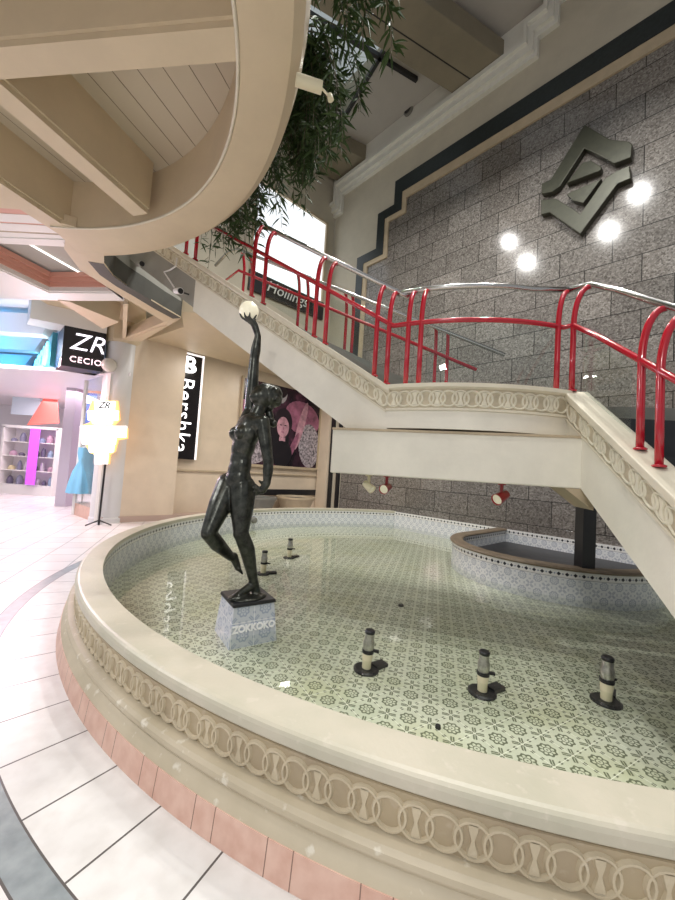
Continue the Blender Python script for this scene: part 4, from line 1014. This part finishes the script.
for (x, y, R_, lab) in ((264, 499, .50, 'low round grey planter bowl behind the rim beside statue hand'), (300, 500, .62, 'low round pale planter bowl below the big poster')):
    P = b(3.2 if x < 280 else 4.5, 0, .62); t = thing('planter_bowl', lab, 'planter', P, 'low round planters behind the pool')
    bm = bmesh.new(); lathe(bm, [(1e-4, 0), (R_ * .55, 0), (R_ * .9, .5), (R_, .58), (R_, .63), (R_ - .06, .63), (R_ - .08, .56), (1e-4, .55)], P, 32); fin('bowl', bm, M['tan'] if x > 280 else M['greydark'], t, autos=.5)
    bm = bmesh.new(); lathe(bm, [(1e-4, .57), (R_ - .07, .57), (R_ - .09, .56)], P, 32); fin('soil', bm, M['black'], t)
# ---------------------------------------------------------------- wall emblem
em = thing('wall_emblem', 'dark olive metal emblem of two bent bars and triangles on granite', 'emblem', g(*gpx(588, 185)))
def eg(L): return [g(*gpx(520 + x / 4.355, 110 + y / 4.355), .004) for x, y in L]
for nm, L_ in (('emblem_bar', [(105, 338), (145, 320), (290, 85), (398, 150), (480, 160), (496, 172), (490, 228), (418, 255), (360, 222), (290, 188), (182, 352), (150, 374), (105, 382)]),
    ('emblem_bar', [(103, 408), (165, 402), (238, 445), (272, 470), (378, 318), (432, 284), (484, 262), (490, 318), (432, 342), (272, 556), (140, 462), (103, 472)]),
    ('emblem_triangle', [(212, 338), (283, 248), (318, 240), (364, 268), (358, 284)]), ('emblem_triangle', [(212, 384), (364, 318), (284, 424), (240, 412)])):
    bm = bmesh.new(); prism(bm, eg(L_), WN * .16); fin(nm, bm, M['emblem'], em, bevel=.012)
# ---------------------------------------------------------------- small fittings
def gp3(x, y, o=.0): return atp(x, y, GP + WN * o, WN)
t = thing('round_speaker', 'small dark round speaker on pale upper wall under roof beams', 'speaker', gp3(409, 111, .14))
P = gp3(409, 111, .16); bm = bmesh.new(); lathe(bm, [(1e-4, 0), (.16, 0), (.16, .04), (.13, .07), (1e-4, .05)], P, 24, (WD, Z, WN)); fin('speaker_body', bm, M['greydark'], t)
bm = bmesh.new(); lathe(bm, [(1e-4, .065), (.11, .072)], P, 24, (WD, Z, WN)); fin('speaker_grille', bm, M['black'], t)
# balcony spot
bp = aty(310, 84, 2.50); t = thing('spotlight', 'cream cylinder spotlight sticking out from the curved balcony edge', 'spotlight', bp)
dd = V((.95, .25, 0)).normalized(); bm = bmesh.new(); lathe(bm, [(1e-4, -.10), (.04, -.10), (.04, .085), (.033, .085), (1e-4, .07)], bp, 20, axes_to(dd)); fin('housing', bm, M['ivory'], t, autos=.6)
bq = bp + dd * .15 + Z * -.05; bm = bmesh.new(); lathe(bm, [(1e-4, -.02), (.018, -.02), (.022, .02), (1e-4, .02)], bq, 14, axes_to(V((.3, 0, -1)))); tube(bm, [bp + dd * .08, bq], .008, 6); fin('lamp_bulb', bm, M['ivory'], t)
# spots and cable on the grey parapet
for x, y, lab in ((178, 291, 'white spotlight with loose cable on grey gallery parapet'), (140, 264, 'dim grey spotlight tucked under the balcony end')):
    P = atp(x, y, A + UN * .16, UN) if x > 150 else aty(x, y, 5.75); t = thing('spotlight', lab, 'spotlight', P)
    dd = V((.7, -.6, -.25)).normalized(); bm = bmesh.new(); lathe(bm, [(1e-4, -.08), (.035, -.08), (.045, .08), (.038, .08), (1e-4, .06)], P, 16, axes_to(dd)); fin('housing', bm, M['white'] if x > 150 else M['greywall'], t, autos=.6)
    bm = bmesh.new(); lathe(bm, [(1e-4, .082), (.038, .083)], P, 16, axes_to(dd)); fin('lens', bm, M['black'], t)
    bm = bmesh.new(); tube(bm, [P, P - dd * .10 + V((-.02, .03, .03)), P - UN * .18 + Z * .03], .012, 8); fin('bracket', bm, M['black'], t)
    if x > 150:
        bm = bmesh.new(); tube(bm, [atp(u_, v_, A + UN * .02, UN) for u_, v_ in ((174, 287), (168, 278), (164, 272), (170, 270), (176, 266), (177, 258))], .012, 6); fin('cable', bm, M['white'], t)
# ---------------------------------------------------------------- hanging plants
def plant(label, ph0, ph1, nb, seed, reach=(.3, .9), droop=(.4, 1.1), z0=5.25):
    rnd = random.Random(seed); root = thing('hanging_plant', label, 'plant', BC + V((3.5 * math.cos((ph0 + ph1) / 2), 3.5 * math.sin((ph0 + ph1) / 2), z0)), 'plants trailing over the balcony edge')
    bs_ = bmesh.new(); bl = bmesh.new()
    for k in range(nb):
        ph = rnd.uniform(ph0, ph1); d = V((math.cos(ph), math.sin(ph), 0)); s = V((-d.y, d.x, 0))
        p0 = BC + d * 3.48 + Z * (z0 + .03); R_ = rnd.uniform(*reach); D_ = rnd.uniform(*droop); sw = rnd.uniform(-.3, .3)
        path = []
        for i in range(10):
            f = i / 9; path.append(p0 + d * (.15 * min(1, f * 4) + R_ * math.sin(f * PI / 2)) + s * sw * f + Z * (.35 * math.sin(min(1, f * 2.2) * PI / 2) - D_ * f ** 1.8))
        tube(bs_, path, [.009 * (1 - .7 * i / 9) for i in range(10)], 5)
        for i in range(2, 10):
            for q in range(7):
                f = rnd.random(); c = path[i - 1].lerp(path[i], f); a = rnd.uniform(0, 2 * PI)
                ld = (V((math.cos(a), math.sin(a), 0)) * .8 + d * .2 - Z * rnd.uniform(.0, 1.1)).normalized(); ln = rnd.uniform(.09, .19); w = ln * .085
                sv = ld.cross(V((rnd.uniform(-1, 1), rnd.uniform(-1, 1), rnd.uniform(-.4, 1)))).normalized(); nn = ld.cross(sv)
                c = c + ld * .01; P_ = [c, c + ld * ln * .3 + sv * w + nn * w * .3, c + ld * ln * .65 + sv * w * .75 + nn * w * .2, c + ld * ln - Z * ln * .12, c + ld * ln * .65 - sv * w * .75 + nn * w * .2, c + ld * ln * .3 - sv * w + nn * w * .3]
                vv = [bl.verts.new(p) for p in P_]; mA = bl.verts.new(c + ld * ln * .5)
                for j in range(6): bl.faces.new((vv[j], vv[(j + 1) % 6], mA))
    fin('stems', bs_, M['stem'], root); o = fin('foliage', bl, M['leaf'], root); o['kind'] = 'stuff'
rad = math.radians
plant('thin leafy plant trailing beside the spotlight at the top edge', rad(4), rad(24), 26, 1, (.3, .75), (.2, .7), 5.28)
plant('dense dark green plant hanging from the middle of the balcony', rad(24), rad(42), 50, 2, (.25, .62), (.5, 1.25), 5.28)
plant('lower trailing plant hanging in front of the bright upper window', rad(42), rad(60), 40, 3, (.15, .55), (.7, 1.35), 5.28)
# ---------------------------------------------------------------- shop at the left
shop = thing('shop_sign', 'black box sign with glowing letters over the shop corner', 'sign', (-6.1, 8.7, 3.9))
P1 = aty(62, 350, 8.1); P1 = V((P1.x, P1.y, 0)); P2 = aty(105, 350, 8.50); P2.z = 0; BD2 = (P2 - P1).normalized(); BN2 = V((BD2.y, -BD2.x, 0)); sd_ = V((-.70, .71, 0)).normalized()
z0_, z1_ = 3.44, 4.33
bm = bmesh.new(); prism(bm, [P1 + Z * z0_, P2 + Z * z0_, P2 + sd_ * .7 + Z * z0_, P1 + sd_ * .7 + Z * z0_], (0, 0, z1_ - z0_)); fin('sign_box', bm, M['black'], shop, bevel=.01)
put_text('logo_letters', 'ZR', .54, M['neonpink2'] if 'neonpink2' in M else emis('zr_white', (.93, .88, .98), 1.3), shop, P1 + BD2 * .45 + BN2 * .02 + Z * 4.0, BD2, Z, ext=.015, font_shear=.25, bold=-.004)
put_text('name_letters', 'CECIO', .185, emis('cecio_pink', (1, .72, .78), 1.4), shop, P1 + BD2 * .45 + BN2 * .02 + Z * 3.61, BD2, Z, ext=.015, bold=0, spacing=1.15)
sl = thing('shop_sign', 'cyan glowing lettering along the left side of shop front', 'sign', P1 + sd_ * 1.8 + Z * 3.5)
bm = bmesh.new(); q0 = aty(51, 350, 8.9); q1 = aty(30, 380, 12.6); q0.z = q1.z = 0; sl_d = (q1 - q0).normalized(); nn_ = V((-sd_.y, sd_.x, 0)); 
if nn_.dot(V((-1, -1, 0))) < 0: nn_ = -nn_
prism(bm, [q0 + Z * 3.6, q1 + Z * 3.6, q1 + Z * 4.42, q0 + Z * 4.42], -nn_ * .1); fin('sign_board', bm, simple('teal_board', (.05, .25, .30), .4), sl)
put_text('lettering', 'CECIO', .85, M['neoncyan'], sl, q0.lerp(q1, .42) + Z * 4.0 + nn_ * .01, -sl_d, Z, ext=.02, bold=.02, spacing=1.5)
# shop shell
sh = thing('shop_interior', kind='structure', loc=(-9, 13, 0))
mw = simple('shop_white', (.85, .80, .84), .4)
bm = bmesh.new(); bx(bm, (-10, 16.2, 2), (12, .1, 4)); fin('shop_back', bm, mw, sh)
bm = bmesh.new(); bx(bm, (-10, 12.5, 3.48), (10, 7.5, .08)); fin('shop_ceiling', bm, mw, sh)
bm = bmesh.new(); prism(bm, [V((-5.4, 9.7, 0)), V((-5.3, 9.7, 0)), V((-5.3, 16, 0)), V((-5.4, 16, 0))], (0, 0, 3.45)); fin('shop_side', bm, mw, sh)
# glass front with frames
gf = thing('window_3', kind='structure', loc=(-6.3, 8.9, 0))
G0 = aty(97, 512, 8.6); G0.z = 0; G1 = aty(74, 508, 9.6); G1.z = 0
bm = bmesh.new(); prism(bm, [G0 + Z * .3, G1 + Z * .3, G1 + Z * 3.42, G0 + Z * 3.42], nn_ * .012); fin('glass_pane', bm, M['glass'], gf)
bm = bmesh.new()
for f in (0, 1): bx(bm, G0.lerp(G1, f) + Z * 1.72, (.07, .07, 3.42))
fin('window_frame', bm, M['white'], gf)
bm = bmesh.new(); prism(bm, [G0 + BD * .7, G0, G1, G1 + BD * .7], (0, 0, .3)); fin('display_plinth', bm, M['pink'], gf)
# dress on a mannequin behind glass
DP = aty(82, 500, 9.62); DP.z = .3
mq = thing('mannequin', 'headless display figure in the glass shop window corner', 'mannequin', DP)
bm = bmesh.new(); lathe(bm, [(1e-4, 0), (.14, 0), (.14, .02), (.02, .03), (.02, .75)], DP, 16); fin('stand', bm, M['chrome'], mq)
bm = bmesh.new(); lathe(bm, [(.09, .74), (.17, .85), (.12, 1.05), (.16, 1.25), (.17, 1.38), (.05, 1.45), (.045, 1.56), (1e-4, 1.57)], DP, 20); fin('torso', bm, M['white'], mq, smooth=True)
dr_ = thing('dress', 'pale blue hanging dress on the window display figure', 'dress', DP + Z * .3)
bm = bmesh.new(); n = 40; rows = []
for z_, r_ in ((.25, .34), (.5, .31), (.8, .25), (1.05, .15), (1.25, .19), (1.4, .185)):
    rows.append([bm.verts.new(DP + V((r_ * (1 + .09 * math.sin(9 * 2 * PI * i / n) * (1.4 - z_)) * math.cos(2 * PI * i / n), r_ * (1 + .09 * math.sin(9 * 2 * PI * i / n) * (1.4 - z_)) * math.sin(2 * PI * i / n), z_))) for i in range(n)])
for i in range(5):
    for k in range(n): bm.faces.new((rows[i][k], rows[i][(k + 1) % n], rows[i + 1][(k + 1) % n], rows[i + 1][k]))
fin('skirt', bm, simple('blue_cloth', (.20, .50, .72), .6), dr_, smooth=True)
# shelving wall with goods
SY2 = 13.2
def px(x, y, Y=SY2): return aty(x, y, Y)
sv = thing('shop_shelf', 'white lit shop shelf unit filled with small goods', 'shelf', V((px(30, 470).x, SY2, 0)))
xl, xr = px(2, 455).x, px(56, 455).x; zb, zt = .30, 2.35
bm = bmesh.new(); bx(bm, ((xl + xr) / 2, SY2 + .45, (zb + zt) / 2), (xr - xl, .04, zt - zb)); fin('back_panel', bm, mw, sv)
bm = bmesh.new(); bx(bm, ((xl + xr) / 2, SY2 + .2, zt), (xr - xl + .1, .5, .09)); bx(bm, ((xl + xr) / 2, SY2 + .2, .15), (xr - xl + .1, .5, .30))
for q in (xl, xr): bx(bm, (q, SY2 + .2, (zb + zt) / 2), (.07, .5, zt - zb))
fin('shelf_frame', bm, M['white'], sv)
rnd = random.Random(5)
for k in range(4):
    zz = .32 + k * .5; bm = bmesh.new(); bx(bm, ((xl + xr) / 2, SY2 + .2, zz), (xr - xl, .45, .03)); fin('shelf_board', bm, M['white'], sv)
    x_ = xl + .12
    while x_ < xr - .15:
        w_ = rnd.uniform(.14, .26); h_ = rnd.uniform(.12, .34); c_ = rnd.choice(((.25, .25, .35), (.6, .55, .6), (.55, .35, .45), (.35, .45, .6), (.7, .6, .35), (.15, .13, .2)))
        bm = bmesh.new(); lathe(bm, [(1e-4, 0), (w_ * .42, 0), (w_ * .46, h_ * .5), (w_ * .3, h_ * .85), (w_ * .12, h_), (1e-4, h_)], (0, 0, 0), 10)
        o = fin('shop_bag', bm, simple('goods', c_, .5)); o.location = (x_ + w_ / 2, SY2 + .17, zz + .015); tag(o, 'small blurred bag on the lit white shop shelf', 'bag', 'goods on the shop shelves'); x_ += w_ + rnd.uniform(.05, .12)
pb = px(33, 458, SY2 - .12); bm = bmesh.new(); bx(bm, (pb.x, SY2 - .14, 1.33), (.32, .04, 1.95)); tag(fin('purple_banner', bm, emis('purple', (.62, .12, .85), .30)), 'bright purple vertical banner in front of the shop shelf', 'banner')
bm = bmesh.new(); r0, r1, r2_ = px(22, 417), px(52, 396), px(52, 417); prism(bm, [V((px(20, 424).x, SY2 + .3, px(20, 424).z)), V((px(52, 422).x, SY2 + .3, px(52, 422).z)), V((px(50, 392).x, SY2 + .3, px(50, 392).z)), V((px(40, 392).x, SY2 + .3, px(40, 392).z)), V((px(30, 408).x, SY2 + .3, px(30, 408).z))], (0, .05, 0))
tag(fin('wall_poster', bm, emis('red_poster', (.85, .18, .15), .2)), 'red and white lit poster above the shop shelf', 'poster')
bm = bmesh.new(); q = px(18, 403); bx(bm, (q.x, SY2 + .35, q.z), (1.0, .05, .75)); tag(fin('wall_poster', bm, emis('pale_poster', (.55, .62, .70), .1)), 'pale grey lit picture panel left of the red poster', 'poster')
bm = bmesh.new(); q = px(85, 412, 11.5); bx(bm, (q.x, 11.5, q.z), (.62, .05, 1.3)); tag(fin('wall_poster', bm, emis('blue_poster', (.15, .25, .75), .3)), 'blue poster panel inside shop behind the neon sign', 'poster')
bm = bmesh.new(); q = px(94, 385, 11.2); bx(bm, (q.x, 11.2, q.z), (.7, .05, .5)); tag(fin('wall_poster', bm, emis('orange_poster', (1, .40, .25), .4)), 'orange glowing panel inside shop under the black sign', 'poster')
# pillar inside shop
bm = bmesh.new(); q = px(67, 470, 11.0); bx(bm, (q.x, 11.0, 1.72), (.30, .30, 3.44)); st('wall_pillar', bm, simple('mauve', (.55, .48, .56), .4))
# neon sign on a stand
NB = aty(95, 521, 8.25); ns = thing('neon_sign', 'overbright white neon lettering sign on a black floor stand', 'sign', (NB.x, NB.y, 0))
NY = 8.25
bm = bmesh.new(); tube(bm, [V((NB.x, NB.y + .14, .0)), V((NB.x + .02, NB.y + .14, 1.5))], .022, 8)
for a in (0, 2.1, 4.2): tube(bm, [V((NB.x, NB.y + .14, .10)), V((NB.x + .28 * math.cos(a), NB.y + .14 + .28 * math.sin(a), .012))], .014, 6)
fin('floor_stand', bm, M['black'], ns)
def ngl(L): return [aty(60 + x / 6, 380 + y / 6, NY) for x, y in L]
plate = [(180, 118), (340, 118), (352, 235), (312, 270), (400, 288), (400, 350), (342, 360), (322, 430), (292, 450), (285, 508), (200, 508), (200, 450), (168, 440), (140, 390), (116, 330), (116, 270), (170, 250), (158, 180)]
bm = bmesh.new(); prism(bm, [V(p) + V((0, .05, 0)) for p in ngl([(250 + (x - 250) * .97, 310 + (y - 310) * .98) for x, y in plate])], (0, .05, 0)); fin('back_plate', bm, M['neonorange'], ns)
def slab_(L, mt, nm='letter_row', dy=0):
    bm = bmesh.new(); prism(bm, [V(p) + V((0, dy, 0)) for p in ngl(L)], (0, .05, 0)); fin(nm, bm, mt, ns)
for x0, x1, y0, y1 in ((205, 325, 128, 178), (162, 345, 184, 240), (190, 310, 246, 262), (120, 395, 276, 342), (128, 330, 350, 386), (170, 318, 392, 432), (204, 282, 440, 504)): slab_([(x0, y0), (x1, y0), (x1 - 4, y1), (x0 + 4, y1)], M['neonwhite'])
put_text('logo_letters', 'ZR', .20, M['black'], ns, aty(60 + 265 / 6, 380 + 153 / 6, NY) + V((0, -.01, 0)), (1, 0, 0), Z, ext=.004, font_shear=.3, bold=.004)
# beams in the far left ceiling, washed blue by hidden lamps
clf_ = thing('ceiling_far', kind='structure', loc=(-9, 11, 5))
bm = bmesh.new(); prism(bm, [V((-16, 7.0, 5.1)), V((-3.9, 7.6, 5.1)), V((-4.6, 10.2, 5.1)), V((-8, 16.5, 5.1)), V((-16, 16.5, 5.1))], (0, 0, .1)); fin('ceiling_panel', bm, M['white'], clf_)
for (xl_, yl, xr_, yr, h_) in ((-6, 331, 42, 336, .5), (-6, 348, 34, 349, .42), (-6, 364, 24, 362, .36)):
    Y_ = {331: 9.2, 348: 10.6, 364: 12.2}[yl]; a = aty(xl_, yl, Y_); c = aty(xr_, yl + 1.5, Y_); bm = bmesh.new()
    prism(bm, [V((a.x - 3, Y_, a.z)), V((c.x, Y_, a.z)), V((c.x + .25, Y_, a.z + h_)), V((a.x - 3, Y_, a.z + h_))], (0, .35, 0)); fin('ceiling_beam', bm, M['white'], clf_)
bm = bmesh.new(); prism(bm, [V((-16, 13.4, 3.5)), V((-8.2, 13.4, 3.5)), V((-8.2, 13.4, 5.1)), V((-16, 13.4, 5.1))], (0, .1, 0)); fin('fascia_board', bm, M['white'], clf_)
bm = bmesh.new(); prism(bm, [P1 + Z * 4.33 - BD2 * .6, P2 + Z * 4.33, P2 + Z * 5.1, P1 + Z * 5.1 - BD2 * .6], sd_ * .6); fin('fascia_board', bm, M['panelpale'] if 'panelpale' in M else M['white'], clf_)
# ---------------------------------------------------------------- lights
def area(name, loc, size, energy, col=(1, 1, 1), aim=None, sy=None):
    l = bpy.data.lights.new(name, 'AREA'); l.energy = energy; l.color = col; l.shape = 'RECTANGLE'; l.size = size; l.size_y = sy or size
    o = bpy.data.objects.new(name, l); COL.objects.link(o); o.location = loc
    d = (V(aim) - V(loc)) if aim else V((0, 0, -1)); o.rotation_euler = d.to_track_quat('-Z', 'Y').to_euler(); return o
def point(name, loc, energy, col=(1, 1, 1), r=.1):
    l = bpy.data.lights.new(name, 'POINT'); l.energy = energy; l.color = col; l.shadow_soft_size = r
    o = bpy.data.objects.new(name, l); COL.objects.link(o); o.location = loc; return o
for x_, y_, e_n in ((3.0, 5.2, 105), (1.5, 5.0, 105), (-.2, 6.6, 105), (.9, 7.6, 90), (2.4, 2.4, 105), (.6, 1.6, 105)):
    area('atrium_lamp', (x_, y_, 9.0), .17, e_n, (1, .985, .95))
for q in ((-2.6, 8.9), (-1.0, 10.3)): area('back_wall_fill', (q[0], q[1], 4.38), .25, 32, (1, .95, .88))  # unseen fill lamps, added to brighten the back wall
area('mall_light_left', (-5.5, 2.5, 4.0), 1.0, 120, (1, .97, .99))
area('mall_light_far', (-8.0, 8.2, 4.15), 1.0, 130, (1, .95, .99))
area('mall_light_behind', (-1.2, -2.6, 4.4), .5, 160, (1, .98, .96))
area('shop_light', (-9, 12.2, 3.35), 3.5, 170, (1, .86, .93))
area('shop_front_light', (-6.6, 8.0, 3.3), .8, 45, (1, .62, .70), (-3.0, 6.5, .4))
point('blue_lamp', (-9.5, 8.3, 4.5), 34, (.04, .38, 1)); point('blue_lamp', (-10.2, 9.9, 4.4), 34, (.04, .38, 1)); point('blue_lamp', (-11, 11.5, 4.3), 26, (.04, .38, 1))
W = bpy.data.worlds.new('World'); sc.world = W; W.use_nodes = True
bg = W.node_tree.nodes['Background']; bg.inputs[0].default_value = (.93, .96, 1.0, 1); bg.inputs[1].default_value = .33
vs = sc.view_settings; vs.view_transform = 'Standard'; vs.look = 'None'; vs.gamma = 1; vs.use_curve_mapping = False; vs.exposure = .42
